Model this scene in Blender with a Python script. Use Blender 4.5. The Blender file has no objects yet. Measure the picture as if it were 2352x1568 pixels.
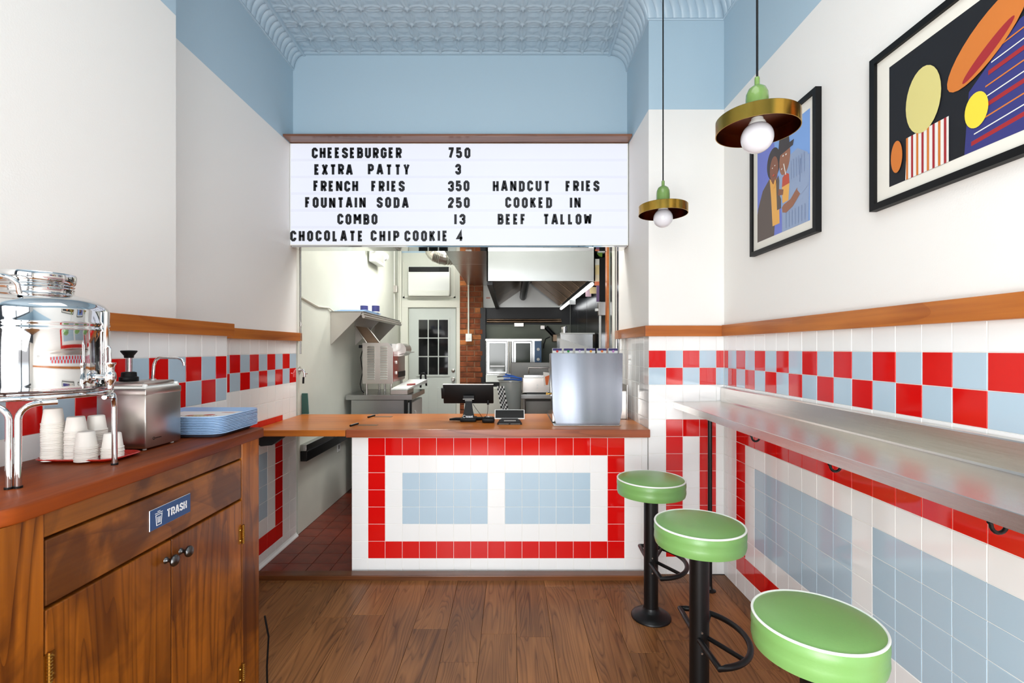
import bpy, bmesh, math, random
from mathutils import Vector, Matrix
random.seed(7)
PI = math.pi
SC = bpy.context.scene
COL = SC.collection

# ---------------------------------------------------------------- camera, world, lights
F, CX, HY, H = 1110.0, 1172.0, 801.0, 1.44          # focal length in px, vanishing point, eye height
cam = bpy.data.cameras.new('camera'); cam.sensor_width = 36; cam.lens = F/2352*36
cam.shift_x = (1176-CX)/2352; cam.shift_y = (HY-784)/2352; cam.clip_start = 0.02
co = bpy.data.objects.new('camera', cam); COL.objects.link(co)
co.location = (0, 0, H); co.rotation_euler = (PI/2, 0, 0); SC.camera = co
SC.view_settings.view_transform = 'Standard'; SC.view_settings.look = 'None'
SC.view_settings.gamma = 1; SC.view_settings.use_curve_mapping = False
SC.view_settings.exposure = 0.14
w = bpy.data.worlds.new('daylight'); SC.world = w; w.use_nodes = True
_n, _l = w.node_tree.nodes, w.node_tree.links          # overcast street: pale sky above, grey pavement below
_tc = _n.new('ShaderNodeTexCoord'); _sp = _n.new('ShaderNodeSeparateXYZ'); _cr = _n.new('ShaderNodeValToRGB')
_l.new(_tc.outputs['Generated'], _sp.inputs[0])
_mr = _n.new('ShaderNodeMapRange'); _mr.inputs[1].default_value = -1; _l.new(_sp.outputs['Z'], _mr.inputs[0]); _l.new(_mr.outputs[0], _cr.inputs[0])
_cr.color_ramp.elements[0].position = .49; _cr.color_ramp.elements[0].color = (.30, .30, .31, 1)
_cr.color_ramp.elements[1].position = .54; _cr.color_ramp.elements[1].color = (.80, .90, 1, 1)
_l.new(_cr.outputs[0], _n['Background'].inputs[0]); _n['Background'].inputs[1].default_value = 2.4

def area(name, loc, rot, sx, sy, power, col=(1, 1, 1), spread=None):
    l = bpy.data.lights.new(name, 'AREA'); l.shape = 'RECTANGLE'; l.size = sx; l.size_y = sy
    l.energy = power; l.color = col
    if spread: l.spread = spread
    o = bpy.data.objects.new(name, l); COL.objects.link(o); o.location = loc; o.rotation_euler = rot
    return o
area('window_daylight', (-0.6, -1.5, 1.45), (math.radians(90), 0, math.radians(-16)), 1.25, 2.5, 82, (.975, .99, 1))
area('ceiling_fill_light', (-0.2, -1.45, .55), (math.radians(128), 0, math.radians(-4)), 2.0, .8, 58, (.98, .99, 1))  # upward fill added to brighten the ceiling
area('front_room_fill_light', (0.1, 0.9, 3.5), (0, 0, 0), 1.2, 1.6, 14, (1, .97, .93))  # unseen overhead fill, added to light the front room
area('kitchen_tube_light', (-0.85, 4.35, 3.02), (0, 0, 0), 0.25, 1.0, 17, (1, 1, .97))
area('kitchen_rear_light', (-0.8, 5.5, 3.0), (math.radians(30), 0, 0), 0.9, 0.7, 62, (1, 1, .97))
area('kitchen_front_light', (0.1, 4.1, 3.02), (math.radians(18), 0, 0), 1.0, 0.3, 20, (1, 1, 1))

def PXc(px, Y): return (px-CX)*Y/F
def PZc(py, Y): return H-(py-HY)*Y/F

# ---------------------------------------------------------------- materials
def lin(c):
    c = c/255.0
    return c/12.92 if c <= .04045 else ((c+.055)/1.055)**2.4
def rgb(r, g, b): return (lin(r), lin(g), lin(b), 1)
MATS = {}
def nt(name):
    m = bpy.data.materials.new(name); m.use_nodes = True
    return m, m.node_tree, m.node_tree.nodes['Principled BSDF']
def mat(name, col, rough=.5, metal=0, bump=0, bscale=60, coat=0, emit=None, var=0, vscale=3, spec=.5, trans=0, aniso=0, stretch=None):
    m, t, p = nt(name)
    p.inputs['Base Color'].default_value = col; p.inputs['Roughness'].default_value = rough
    p.inputs['Metallic'].default_value = metal; p.inputs['Specular IOR Level'].default_value = spec
    if coat: p.inputs['Coat Weight'].default_value = coat; p.inputs['Coat Roughness'].default_value = .06
    if trans: p.inputs['Transmission Weight'].default_value = trans
    if emit: p.inputs['Emission Color'].default_value = emit[0]; p.inputs['Emission Strength'].default_value = emit[1]
    tc = t.nodes.new('ShaderNodeTexCoord'); mp = t.nodes.new('ShaderNodeMapping')
    t.links.new(tc.outputs['Object'], mp.inputs[0])
    if stretch: mp.inputs['Scale'].default_value = stretch
    if bump:
        n = t.nodes.new('ShaderNodeTexNoise'); n.inputs['Scale'].default_value = bscale; n.inputs['Detail'].default_value = 3
        b = t.nodes.new('ShaderNodeBump'); b.inputs['Strength'].default_value = bump; b.inputs['Distance'].default_value = .002
        t.links.new(mp.outputs[0], n.inputs['Vector']); t.links.new(n.outputs['Fac'], b.inputs['Height'])
        t.links.new(b.outputs[0], p.inputs['Normal'])
    if var:
        n = t.nodes.new('ShaderNodeTexNoise'); n.inputs['Scale'].default_value = vscale; n.inputs['Detail'].default_value = 4
        t.links.new(mp.outputs[0], n.inputs['Vector'])
        mr = t.nodes.new('ShaderNodeMapRange'); mr.inputs[1].default_value = .3; mr.inputs[2].default_value = .7
        mr.inputs[3].default_value = 1-var; mr.inputs[4].default_value = 1+var*.5
        mx = t.nodes.new('ShaderNodeMix'); mx.data_type = 'RGBA'; mx.blend_type = 'MULTIPLY'; mx.inputs[0].default_value = 1
        mx.inputs[6].default_value = col
        t.links.new(n.outputs['Fac'], mr.inputs[0]); t.links.new(mr.outputs[0], mx.inputs[7])
        t.links.new(mx.outputs[2], p.inputs['Base Color'])
    MATS[name] = m
    return m
def wood(name, dark, light, axis='X', rough=.35, bands=9, coat=.3, sc=1.0, rand=False, fine=.35, along=.12, stain=None, lines=.5, cross=4.5):
    """contour lines of a stretched noise give the cathedral grain; long fine noise gives the pores"""
    m, t, p = nt(name); N = t.nodes; L = t.links
    tc = N.new('ShaderNodeTexCoord'); mp = N.new('ShaderNodeMapping')
    s = [cross*sc]*3; s['XYZ'.index(axis)] = cross*sc*along; mp.inputs['Scale'].default_value = s
    vec = tc.outputs['Object']
    if rand:
        oi = N.new('ShaderNodeObjectInfo'); ad = N.new('ShaderNodeVectorMath'); ad.operation = 'ADD'
        ml = N.new('ShaderNodeMath'); ml.operation = 'MULTIPLY'; ml.inputs[1].default_value = 37
        L.new(oi.outputs['Random'], ml.inputs[0]); L.new(ml.outputs[0], ad.inputs[1]); L.new(vec, ad.inputs[0]); vec = ad.outputs[0]
    L.new(vec, mp.inputs[0])
    n = N.new('ShaderNodeTexNoise'); n.inputs['Scale'].default_value = 1; n.inputs['Detail'].default_value = 1.5; n.inputs['Distortion'].default_value = .35
    L.new(mp.outputs[0], n.inputs['Vector'])
    mu = N.new('ShaderNodeMath'); mu.operation = 'MULTIPLY'; mu.inputs[1].default_value = bands; L.new(n.outputs['Fac'], mu.inputs[0])
    fr = N.new('ShaderNodeMath'); fr.operation = 'FRACT'; L.new(mu.outputs[0], fr.inputs[0])
    r1 = N.new('ShaderNodeValToRGB'); r1.color_ramp.elements[0].position = 0; r1.color_ramp.elements[0].color = (0, 0, 0, 1)
    r1.color_ramp.elements[1].position = .35; r1.color_ramp.elements[1].color = (1, 1, 1, 1)
    e = r1.color_ramp.elements.new(1.0); e.color = (.55, .55, .55, 1); L.new(fr.outputs[0], r1.inputs[0])
    mp2 = N.new('ShaderNodeMapping'); s2 = [70*sc]*3; s2['XYZ'.index(axis)] = 2.5*sc; mp2.inputs['Scale'].default_value = s2
    L.new(vec, mp2.inputs[0])
    n2 = N.new('ShaderNodeTexNoise'); n2.inputs['Scale'].default_value = 1; n2.inputs['Detail'].default_value = 4; L.new(mp2.outputs[0], n2.inputs['Vector'])
    mp3 = N.new('ShaderNodeMapping'); s3 = [3*sc]*3; s3['XYZ'.index(axis)] = 1.2*sc; mp3.inputs['Scale'].default_value = s3; L.new(vec, mp3.inputs[0])
    n3 = N.new('ShaderNodeTexNoise'); n3.inputs['Scale'].default_value = 1; n3.inputs['Detail'].default_value = 3; L.new(mp3.outputs[0], n3.inputs['Vector'])
    def mth(op, a, b):
        q = N.new('ShaderNodeMath'); q.operation = op
        for i, v in enumerate((a, b)):
            if isinstance(v, (int, float)): q.inputs[i].default_value = v
            else: L.new(v, q.inputs[i])
        return q.outputs[0]
    g = mth('MULTIPLY', r1.outputs[0], lines)
    g = mth('ADD', g, mth('MULTIPLY', mth('SUBTRACT', n2.outputs['Fac'], .5), fine*2))
    g = mth('ADD', g, mth('MULTIPLY', mth('SUBTRACT', n3.outputs['Fac'], .5), 1.3))
    g = mth('ADD', g, .5-lines*.5)
    mx = N.new('ShaderNodeMix'); mx.data_type = 'RGBA'; mx.clamp_factor = True
    mx.inputs[6].default_value = dark; mx.inputs[7].default_value = light; L.new(g, mx.inputs[0])
    out = mx.outputs[2]
    if rand:
        mr = N.new('ShaderNodeMapRange'); mr.inputs[3].default_value = .82; mr.inputs[4].default_value = 1.12
        L.new(oi.outputs['Random'], mr.inputs[0])
        m2 = N.new('ShaderNodeMix'); m2.data_type = 'RGBA'; m2.blend_type = 'MULTIPLY'; m2.inputs[0].default_value = 1
        L.new(out, m2.inputs[6]); L.new(mr.outputs[0], m2.inputs[7]); out = m2.outputs[2]
    if stain:
        n4 = N.new('ShaderNodeTexNoise'); n4.inputs['Scale'].default_value = stain[1]; n4.inputs['Detail'].default_value = 5; n4.inputs['Distortion'].default_value = .8
        L.new(vec, n4.inputs['Vector'])
        r4 = N.new('ShaderNodeValToRGB'); r4.color_ramp.elements[0].position = .40; r4.color_ramp.elements[1].position = .55
        L.new(n4.outputs['Fac'], r4.inputs[0])
        m4 = N.new('ShaderNodeMix'); m4.data_type = 'RGBA'; L.new(r4.outputs[0], m4.inputs[0]); m4.inputs[6].default_value = stain[0]; L.new(out, m4.inputs[7])
        m5 = N.new('ShaderNodeMix'); m5.data_type = 'RGBA'; m5.inputs[0].default_value = stain[2]; L.new(out, m5.inputs[6]); L.new(m4.outputs[2], m5.inputs[7]); out = m5.outputs[2]
    L.new(out, p.inputs['Base Color'])
    b = N.new('ShaderNodeBump'); b.inputs['Strength'].default_value = .15; b.inputs['Distance'].default_value = .002
    L.new(g, b.inputs['Height']); L.new(b.outputs[0], p.inputs['Normal'])
    p.inputs['Specular IOR Level'].default_value = .3; p.inputs['Roughness'].default_value = rough; p.inputs['Coat Weight'].default_value = coat; p.inputs['Coat Roughness'].default_value = .12
    MATS[name] = m
    return m

M_white = mat('white_paint', rgb(238, 236, 231), .6, bump=.15, bscale=180)
M_blue = mat('blue_paint', rgb(176, 200, 214), .5, bump=.2, bscale=120)
M_ceil = mat('ceiling_blue_paint', rgb(180, 202, 216), .34, bump=.25, bscale=90)
M_kit = mat('kitchen_cream_paint', rgb(212, 214, 202), .55, bump=.3, bscale=25, var=.06)
M_grey = mat('grey_green_paint', rgb(134, 140, 128), .6)
M_grout = mat('grout', rgb(238, 236, 230), .8)
T_white = mat('white_tile', rgb(240, 240, 238), .08, coat=.3)
T_red = mat('red_tile', rgb(212, 18, 16), .07, coat=.35)
T_blue = mat('blue_tile', rgb(180, 202, 216), .08, coat=.3)
M_quarry = mat('quarry_tile', rgb(116, 42, 20), .35, var=.45, vscale=9, bump=.3)
M_dgrout = mat('dark_grout', rgb(48, 34, 28), .9)
M_steel = mat('brushed_steel', rgb(176, 176, 174), .26, 1, bump=.06, bscale=40, stretch=(60, 1, 60), var=.06)
M_steelx = mat('brushed_steel_shelf', rgb(224, 218, 212), .27, 1, bump=.10, bscale=12, stretch=(90, 1.5, 90), var=.08)
M_steelv = mat('reflection_banded_steel', rgb(122, 127, 136), .24, 1, stretch=(9, 9, .3), var=.16, vscale=1)  # broad upright tone bands in the colour imitate the steel's reflections
M_satin = mat('satin_steel', rgb(196, 190, 184), .3, 1, bump=.05, bscale=60)
M_hood = mat('hood_steel', rgb(176, 178, 176), .34, 1, var=.05)
M_dull = mat('dull_steel', rgb(128, 126, 122), .45, .6)
M_louv = mat('lit_louver_steel', rgb(222, 220, 214), .38, 1)  # panel steel lightened for the light its slanted louvers catch
M_mirror = mat('polished_steel', rgb(214, 214, 214), .045, 1)
M_dsteel = mat('dark_brown_steel', rgb(140, 118, 98), .38, 1, var=.4, vscale=4)  # brownish steel with a mottled tone
M_black = mat('black_metal', rgb(9, 9, 10), .38, spec=.35)
M_blackp = mat('black_plastic', rgb(9, 9, 10), .5, spec=.25)
M_screen = mat('black_glass', rgb(5, 5, 6), .1, spec=.15)
M_brass = mat('brass', rgb(186, 146, 62), .2, 1, var=.15, vscale=12)
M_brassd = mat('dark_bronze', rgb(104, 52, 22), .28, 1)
M_hinge = mat('antique_brass', rgb(170, 130, 60), .3, 1)
M_knob = mat('hammered_iron', rgb(92, 92, 92), .3, 1, bump=.6, bscale=90)
M_green = mat('green_enamel', rgb(104, 136, 66), .22, coat=.4)
M_vinyl = mat('green_vinyl', rgb(118, 164, 92), .33, bump=.1, bscale=150)
M_pipe = mat('white_piping', rgb(240, 244, 236), .4)
M_bulb = mat('opal_glass', rgb(222, 222, 228), .12, coat=.4, emit=((.93, .94, 1, 1), .02))
M_sign = mat('lit_sign_face', rgb(120, 122, 130), .4, emit=((.81, .84, .94, 1), .77))
M_track = mat('clear_track', rgb(120, 122, 130), .3, emit=((.80, .825, .94, 1), .73))
M_letter = mat('black_letter', rgb(8, 9, 16), .5)
M_tray = mat('blue_plastic', rgb(150, 184, 222), .3, coat=.2)
M_redtray = mat('red_plastic', rgb(190, 28, 18), .25, coat=.3)
M_cup = mat('white_paper', rgb(238, 234, 226), .7)
M_paper = mat('print_paper', rgb(238, 232, 226), .6)
M_matb = mat('picture_mat', rgb(232, 229, 218), .7)
M_kdoor = mat('door_grey_paint', rgb(196, 202, 196), .4, var=.04)
M_ktrim = mat('trim_cream_paint', rgb(222, 222, 210), .45)
M_nightglass = mat('dark_glass', rgb(10, 12, 14), .08, coat=.3)
M_acw = mat('white_plastic', rgb(232, 234, 230), .35)
M_foil = mat('foil', rgb(190, 188, 180), .3, 1, bump=.9, bscale=35)
M_brick = mat('brick_clay', rgb(136, 70, 36), .85, var=.45, vscale=14, bump=.8, bscale=40)
M_brick2 = mat('brick_clay_pale', rgb(186, 112, 60), .85, var=.4, vscale=14, bump=.8, bscale=40)
M_mortar = mat('mortar', rgb(140, 104, 78), .95, bump=.8)
M_glass_win = mat('oven_glass', rgb(70, 76, 66), .12, coat=.3)
M_ovenblue = mat('blue_control_panel', rgb(36, 92, 140), .35)
M_bluegrip = mat('blue_rubber', rgb(30, 84, 170), .4)
M_redp = mat('deep_red_panel', rgb(140, 26, 16), .25, coat=.3)
M_teal = mat('teal_plastic', rgb(52, 96, 88), .5)
M_signblue = mat('sign_blue', rgb(22, 66, 116), .35)
M_signw = mat('sign_white', rgb(235, 238, 240), .4)
M_clearp = mat('clear_plastic', rgb(200, 204, 200), .15, trans=.6)
M_tube = mat('lit_tube', rgb(255, 255, 250), .4, emit=((1, 1, .97, 1), 3))
M_darkpanel = mat('dark_reflection_panel', rgb(44, 54, 68), .5)  # dark front wall tone, there for the steel drum to reflect
def flat(name, r, g, b, rough=.6): return MATS.get(name) or mat(name, rgb(r, g, b), rough)

W_rail = wood('honey_rail_wood', rgb(134, 62, 14), rgb(200, 120, 46), 'Y', rough=.3, bands=7, lines=.35, along=.10)
W_railx = wood('honey_rail_wood_across', rgb(140, 66, 16), rgb(196, 112, 42), 'X', rough=.3, bands=7, lines=.35, along=.10)
W_top = wood('countertop_wood', rgb(146, 66, 14), rgb(218, 130, 48), 'X', rough=.32, bands=6, lines=.25, coat=.12, along=.10)
W_edge = wood('walnut_edge_wood', rgb(84, 44, 30), rgb(140, 96, 74), 'X', rough=.35, bands=8, lines=.4)
W_redge = wood('reddish_edge_wood', rgb(98, 40, 20), rgb(166, 88, 52), 'X', rough=.3, bands=7, lines=.45, coat=.3)
W_work = wood('mahogany_worktop_wood', rgb(78, 22, 0), rgb(148, 66, 6), 'Y', rough=.55, bands=5, lines=.3, coat=.03)
W_cab = wood('stained_pine', rgb(72, 30, 2), rgb(168, 96, 22), 'Z', rough=.38, bands=15, lines=.6, along=.05, stain=(rgb(58, 22, 6), 4, .6), rand=True, coat=.15, cross=7)
W_cabh = wood('stained_pine_across', rgb(74, 34, 6), rgb(156, 92, 28), 'Y', rough=.38, bands=7, lines=.35, along=.2, stain=(rgb(58, 26, 8), 5, .7), rand=True, coat=.15)
W_floor = wood('oak_plank', rgb(78, 44, 18), rgb(158, 106, 60), 'Y', rough=.42, bands=26, lines=.5, along=.10, rand=True, coat=.05, cross=7.5, fine=.4)
W_thr = wood('threshold_wood', rgb(62, 32, 16), rgb(126, 74, 38), 'X', rough=.35, bands=6, lines=.3)

# ---------------------------------------------------------------- mesh helpers
def woff(o):
    v = Vector((0, 0, 0))
    while o is not None:
        v += o.location; o = o.parent
    return v
class MB:
    def __init__(s): s.v = []; s.f = []; s.m = []; s.mats = []
    def mi(s, m):
        if m is None: return 0
        if m not in s.mats: s.mats.append(m)
        return s.mats.index(m)
    def add(s, vs, fs, m=None):
        b = len(s.v); s.v += [tuple(q) for q in vs]; k = s.mi(m) if m else (0)
        for f in fs: s.f.append([b+i for i in f]); s.m.append(k)
        return s
    def box(s, x0, x1, y0, y1, z0, z1, m=None, bev=0):
        x0, x1 = sorted((x0, x1)); y0, y1 = sorted((y0, y1)); z0, z1 = sorted((z0, z1))
        if not bev:
            v = [(x, y, z) for z in (z0, z1) for y in (y0, y1) for x in (x0, x1)]
            return s.add(v, [(0, 2, 3, 1), (4, 5, 7, 6), (0, 1, 5, 4), (2, 6, 7, 3), (0, 4, 6, 2), (1, 3, 7, 5)], m)
        bm = bmesh.new(); bmesh.ops.create_cube(bm, size=1)
        for q in bm.verts:
            q.co = Vector(((x0+x1)/2+q.co.x*(x1-x0), (y0+y1)/2+q.co.y*(y1-y0), (z0+z1)/2+q.co.z*(z1-z0)))
        bmesh.ops.bevel(bm, geom=bm.edges[:], offset=min(bev, .45*min(x1-x0, y1-y0, z1-z0)), segments=2, affect='EDGES', profile=.5)
        bm.verts.index_update(); s.add([q.co for q in bm.verts], [[q.index for q in f.verts] for f in bm.faces], m); bm.free()
        return s
    def hexa(s, p, m=None):
        """8 corners: 4 bottom ccw, 4 top ccw"""
        return s.add(p, [(3, 2, 1, 0), (4, 5, 6, 7), (0, 1, 5, 4), (1, 2, 6, 5), (2, 3, 7, 6), (3, 0, 4, 7)], m)
    def lathe(s, prof, c=(0, 0, 0), n=32, m=None, axis='Z'):
        vs = []; fs = []; k = len(prof)
        for i in range(n):
            a = 2*PI*i/n
            for r, z in prof:
                if axis == 'Z': q = (c[0]+r*math.cos(a), c[1]+r*math.sin(a), c[2]+z)
                elif axis == 'X': q = (c[0]+z, c[1]+r*math.cos(a), c[2]+r*math.sin(a))
                else: q = (c[0]+r*math.sin(a), c[1]+z, c[2]+r*math.cos(a))
                vs.append(q)
        for i in range(n):
            j = (i+1) % n
            for t in range(k-1):
                a_, b_, c_, d_ = i*k+t, j*k+t, j*k+t+1, i*k+t+1
                if prof[t][0] < 1e-6: fs.append((a_, c_, d_))
                elif prof[t+1][0] < 1e-6: fs.append((a_, b_, d_))
                else: fs.append((a_, b_, c_, d_))
        return s.add(vs, fs, m)
    def cyl(s, c, r, z0, z1, n=24, m=None, axis='Z'):
        return s.lathe([(0, z0), (r, z0), (r, z1), (0, z1)], c, n, m, axis)
    def tube(s, pts, r, n=10, m=None, closed=False, caps=True):
        pts = [Vector(p) for p in pts]; L = len(pts); vs = []; fs = []; up = None
        for i, p in enumerate(pts):
            if closed: d = pts[(i+1) % L]-pts[i-1]
            else: d = pts[min(i+1, L-1)]-pts[max(i-1, 0)]
            d.normalize()
            if up is None:
                up = Vector((0, 0, 1)) if abs(d.z) < .9 else Vector((1, 0, 0))
            u = (up-d*up.dot(d)).normalized(); w_ = d.cross(u); up = u
            for k in range(n):
                a = 2*PI*k/n; rr = r[i] if isinstance(r, (list, tuple)) else r
                vs.append(p+u*math.cos(a)*rr+w_*math.sin(a)*rr)
        for i in range(L if closed else L-1):
            j = (i+1) % L
            for k in range(n):
                q = (k+1) % n; fs.append((i*n+k, i*n+q, j*n+q, j*n+k))
        if not closed and caps:
            fs.append(tuple(range(n-1, -1, -1))); fs.append(tuple((L-1)*n+k for k in range(n)))
        return s.add(vs, fs, m)
    def prism(s, poly, a0, a1, axis='Y', m=None):
        """poly = 2D points in the plane square to axis (XZ for Y, YZ for X, XY for Z)"""
        def P(q, a):
            return {'Y': (q[0], a, q[1]), 'X': (a, q[0], q[1]), 'Z': (q[0], q[1], a)}[axis]
        n = len(poly)
        vs = [P(q, a0) for q in poly]+[P(q, a1) for q in poly]
        fs = [tuple(range(n)), tuple(range(2*n-1, n-1, -1))]+[(i, (i+1) % n+0, (i+1) % n+n, i+n) for i in range(n)]
        return s.add(vs, fs, m)
    def data(s, name, off=Vector((0, 0, 0)), m=None, smooth=None):
        me = bpy.data.meshes.new(name)
        me.from_pydata([tuple(Vector(v)-off) for v in s.v], [], s.f)
        ms = s.mats if s.mats else [m]
        for q in ms: me.materials.append(q)
        me.polygons.foreach_set('material_index', s.m)
        bm = bmesh.new(); bm.from_mesh(me); bmesh.ops.recalc_face_normals(bm, faces=bm.faces[:]); bm.to_mesh(me); bm.free()
        if smooth is not None:
            me.polygons.foreach_set('use_smooth', [True]*len(me.polygons)); me.set_sharp_from_angle(angle=math.radians(smooth))
        me.update()
        return me
    def build(s, name, m=None, parent=None, smooth=None, label=None, cat=None, group=None, kind=None):
        if parent is not None:
            off = woff(parent); loc = Vector((0, 0, 0))
        else:
            xs = [v[0] for v in s.v]; ys = [v[1] for v in s.v]; zs = [v[2] for v in s.v]
            loc = Vector(((min(xs)+max(xs))/2, (min(ys)+max(ys))/2, min(zs))); off = loc
        o = bpy.data.objects.new(name, s.data(name, off, m, smooth)); COL.objects.link(o); o.location = loc; o.parent = parent
        tag(o, label, cat, group, kind)
        return o
def tag(o, label=None, cat=None, group=None, kind=None):
    for k, v in (('label', label), ('category', cat), ('group', group), ('kind', kind)):
        if v: o[k] = v
    return o
def thing(name, label, cat, loc=(0, 0, 0), group=None, kind=None):
    o = bpy.data.objects.new(name, None); COL.objects.link(o); o.location = loc; o.empty_display_size = .05
    return tag(o, label, cat, group, kind)
def copy_tree(o, parent=None):
    c = o.copy(); COL.objects.link(c); c.parent = parent
    for ch in [q for q in KIDS.get(o.name, o.children)]: copy_tree(ch, c)
    return c
KIDS = {}
def arc(c, r, a0, a1, n, plane='XZ', z=0):
    out = []
    for i in range(n+1):
        a = math.radians(a0+(a1-a0)*i/n); u, v = c[0]+r*math.cos(a), c[1]+r*math.sin(a)
        out.append({'XZ': (u, z, v), 'YZ': (z, u, v), 'XY': (u, v, z)}[plane])
    return out

# tiles --------------------------------------------------------------
TC = {}
def tile_mesh(w, h, m, gap=.0024, t=.007, ch=.0012):
    key = (round(w, 4), round(h, 4), m.name)
    if key in TC: return TC[key]
    x0, x1, y0, y1 = gap/2, w-gap/2, gap/2, h-gap/2
    v = [(x0, y0, 0), (x1, y0, 0), (x1, y1, 0), (x0, y1, 0), (x0, y0, t-ch), (x1, y0, t-ch), (x1, y1, t-ch), (x0, y1, t-ch),
         (x0+ch, y0+ch, t), (x1-ch, y0+ch, t), (x1-ch, y1-ch, t), (x0+ch, y1-ch, t)]
    f = [(8, 9, 10, 11)]+[(i, (i+1) % 4, 4+(i+1) % 4, 4+i) for i in range(4)]+[(4+i, 4+(i+1) % 4, 8+(i+1) % 4, 8+i) for i in range(4)]
    me = bpy.data.meshes.new('tile'); me.from_pydata(v, [], f); me.materials.append(m); me.update(); TC[key] = me
    return me
def tiles(parent, org, U, V, us, vs, colour, name='tile', wob=.0012, stuff_from=None):
    """grid of separate tiles; us, vs = joint positions along U and V from org; colour(i, j) -> material or None"""
    U = Vector(U); V = Vector(V); Nn = U.cross(V); off = woff(parent); org = Vector(org)
    R = Matrix((U, V, Nn)).transposed()
    st = MB()
    for i in range(len(us)-1):
        for j in range(len(vs)-1):
            m = colour(i, j)
            if m is None: continue
            me = tile_mesh(us[i+1]-us[i], vs[j+1]-vs[j], m)
            p = org+U*us[i]+V*vs[j]
            rx, ry = random.uniform(-wob, wob)*4, random.uniform(-wob, wob)*4
            Rm = R @ (Matrix.Rotation(rx, 3, 'X') @ Matrix.Rotation(ry, 3, 'Y'))
            if stuff_from is not None and i >= stuff_from:
                st.add([p+Rm @ q.co for q in me.vertices], [tuple(f.vertices) for f in me.polygons], m); continue
            o = bpy.data.objects.new(name, me); COL.objects.link(o); o.parent = parent
            o.location = p-off; o.rotation_euler = Rm.to_euler()
    if st.v: st.build(name, None, parent, kind='stuff')

# ================================================================= LARGE STRUCTURE
XR, YP, XP = 1.367, 3.09, 0.885          # right wall, pier front, pier inner side
XL, XN, XC = -1.645, -1.42, -1.536       # left recess wall, near wainscot face, near upper wall
YN, YC = 2.42, 2.22                      # ends of the near wainscot and of the near upper wall
YH, ZB, ZC, YF = 3.66, 2.97, 3.665, -1.6 # header wall, white/blue line, ceiling, shop front
YK, ZK = 7.2, 3.1                        # kitchen rear wall, kitchen ceiling
def rng(a, b, step): return [a+i*step for i in range(int(round((b-a)/step))+1)]

fl = MB().box(-1.75, 1.47, YF, 3.13, -.06, -.012).build('floor', M_dgrout, kind='structure')
# oak planks, each its own piece
pj = [.031+.1775*k for k in range(-10, 9)]
for k in range(len(pj)-1):
    x0, x1 = max(pj[k], -1.66), min(pj[k+1], XR+.005)
    if x1-x0 < .02: continue
    y = YF+random.uniform(-.9, -.1)
    yend = 3.095 if x1 > .9 else 3.03
    while y < yend:
        L_ = random.choice([.62, .9, 1.2, 1.2]); a, b = max(y, YF), min(y+L_, yend); y += L_
        if b-a < .03: continue
        MB().box(x0+.0007, x1-.0007, a+.0007, b-.0007, -.012, random.uniform(-.0006, .0006), bev=.0012).build('plank', W_floor, fl)

kf = MB().box(XL-.1, 1.0, 3.13, YK+.1, -.06, -.010).build('floor_kitchen', M_dgrout, kind='structure')
ku = [ (-1.645+.157*i) for i in range(6)]; kv = [3.094+.157*i for i in range(27)]
tiles(kf, (0, 0, -.009), (1, 0, 0), (0, 1, 0), ku, kv, lambda i, j: M_quarry, 'floor_tile')
tiles(kf, (0, 0, -.009), (1, 0, 0), (0, 1, 0), [ku[-1]+.157*i for i in range(12)], kv, lambda i, j: M_quarry, 'floor_tile', stuff_from=0)

# ---- right wall with its tiles
wr = MB().box(XR+.0022, XR+.12, YF, YP+.1, 0, 1.53, M_grout).box(XR, XR+.12, YF, YP+.1, 1.53, ZB, M_white).box(XR, XR+.12, YF, YP+.1, ZB, ZC+.05, M_blue).build('wall_right', kind='structure')
RJ = [YP, 3.035]+[2.925-.11*k for k in range(0, 27)]            # joints, going towards the camera
rv = [.11*k for k in range(14)]+[1.53]
def rcol(i, j):
    # i: 0 cut strip, 1.. whole tiles ; j: row from the floor
    if j == 12: return (T_red, T_blue)[i % 2]
    if j == 11: return (T_blue, T_red)[i % 2]
    if j >= 9: return T_white
    c = i-2                                                     # column counted from the red upright
    if c < 0 or c > 18: return T_white
    if j == 8 or j == 1: return T_red if j == 8 or True else None
    if j == 0: return T_white
    if c in (0, 18): return T_red
    if 3 <= j <= 6 and (2 <= c <= 8 or 10 <= c <= 16): return T_blue
    return T_white
tiles(wr, (XR+.007, YP, 0), (0, -1, 0), (0, 0, 1), [YP-y for y in RJ], rv, rcol, stuff_from=23)

# ---- pier on the right of the counter
wp = (MB().box(XP+.0022, XR+.05, YP+.0022, 3.95, 0, 1.53, M_grout).box(XP, XR+.05, YP, 3.95, 1.53, ZB, M_white)
      .box(XP, XR+.05, YP, 3.95, ZB, ZC+.05, M_blue).build('wall_right_pier', kind='structure'))
pu = [XP, .996, 1.104, 1.211, 1.317, XR]
def pcol(i, j):
    if j == 12: return (T_red, T_blue)[i % 2]
    if j == 11: return (T_blue, T_red)[i % 2]
    if 1 <= j <= 8 and (i in (1, 3) or (i == 2 and j in (8, 1))): return T_red
    return T_white
tiles(wp, (0, YP+.007, 0), (1, 0, 0), (0, 0, 1), pu, rv, pcol)
tiles(wp, (XP+.007, 3.95, 0), (0, -1, 0), (0, 0, 1), [0]+[.09+.11*k for k in range(8)], rv[6:], lambda i, j: T_white)

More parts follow.
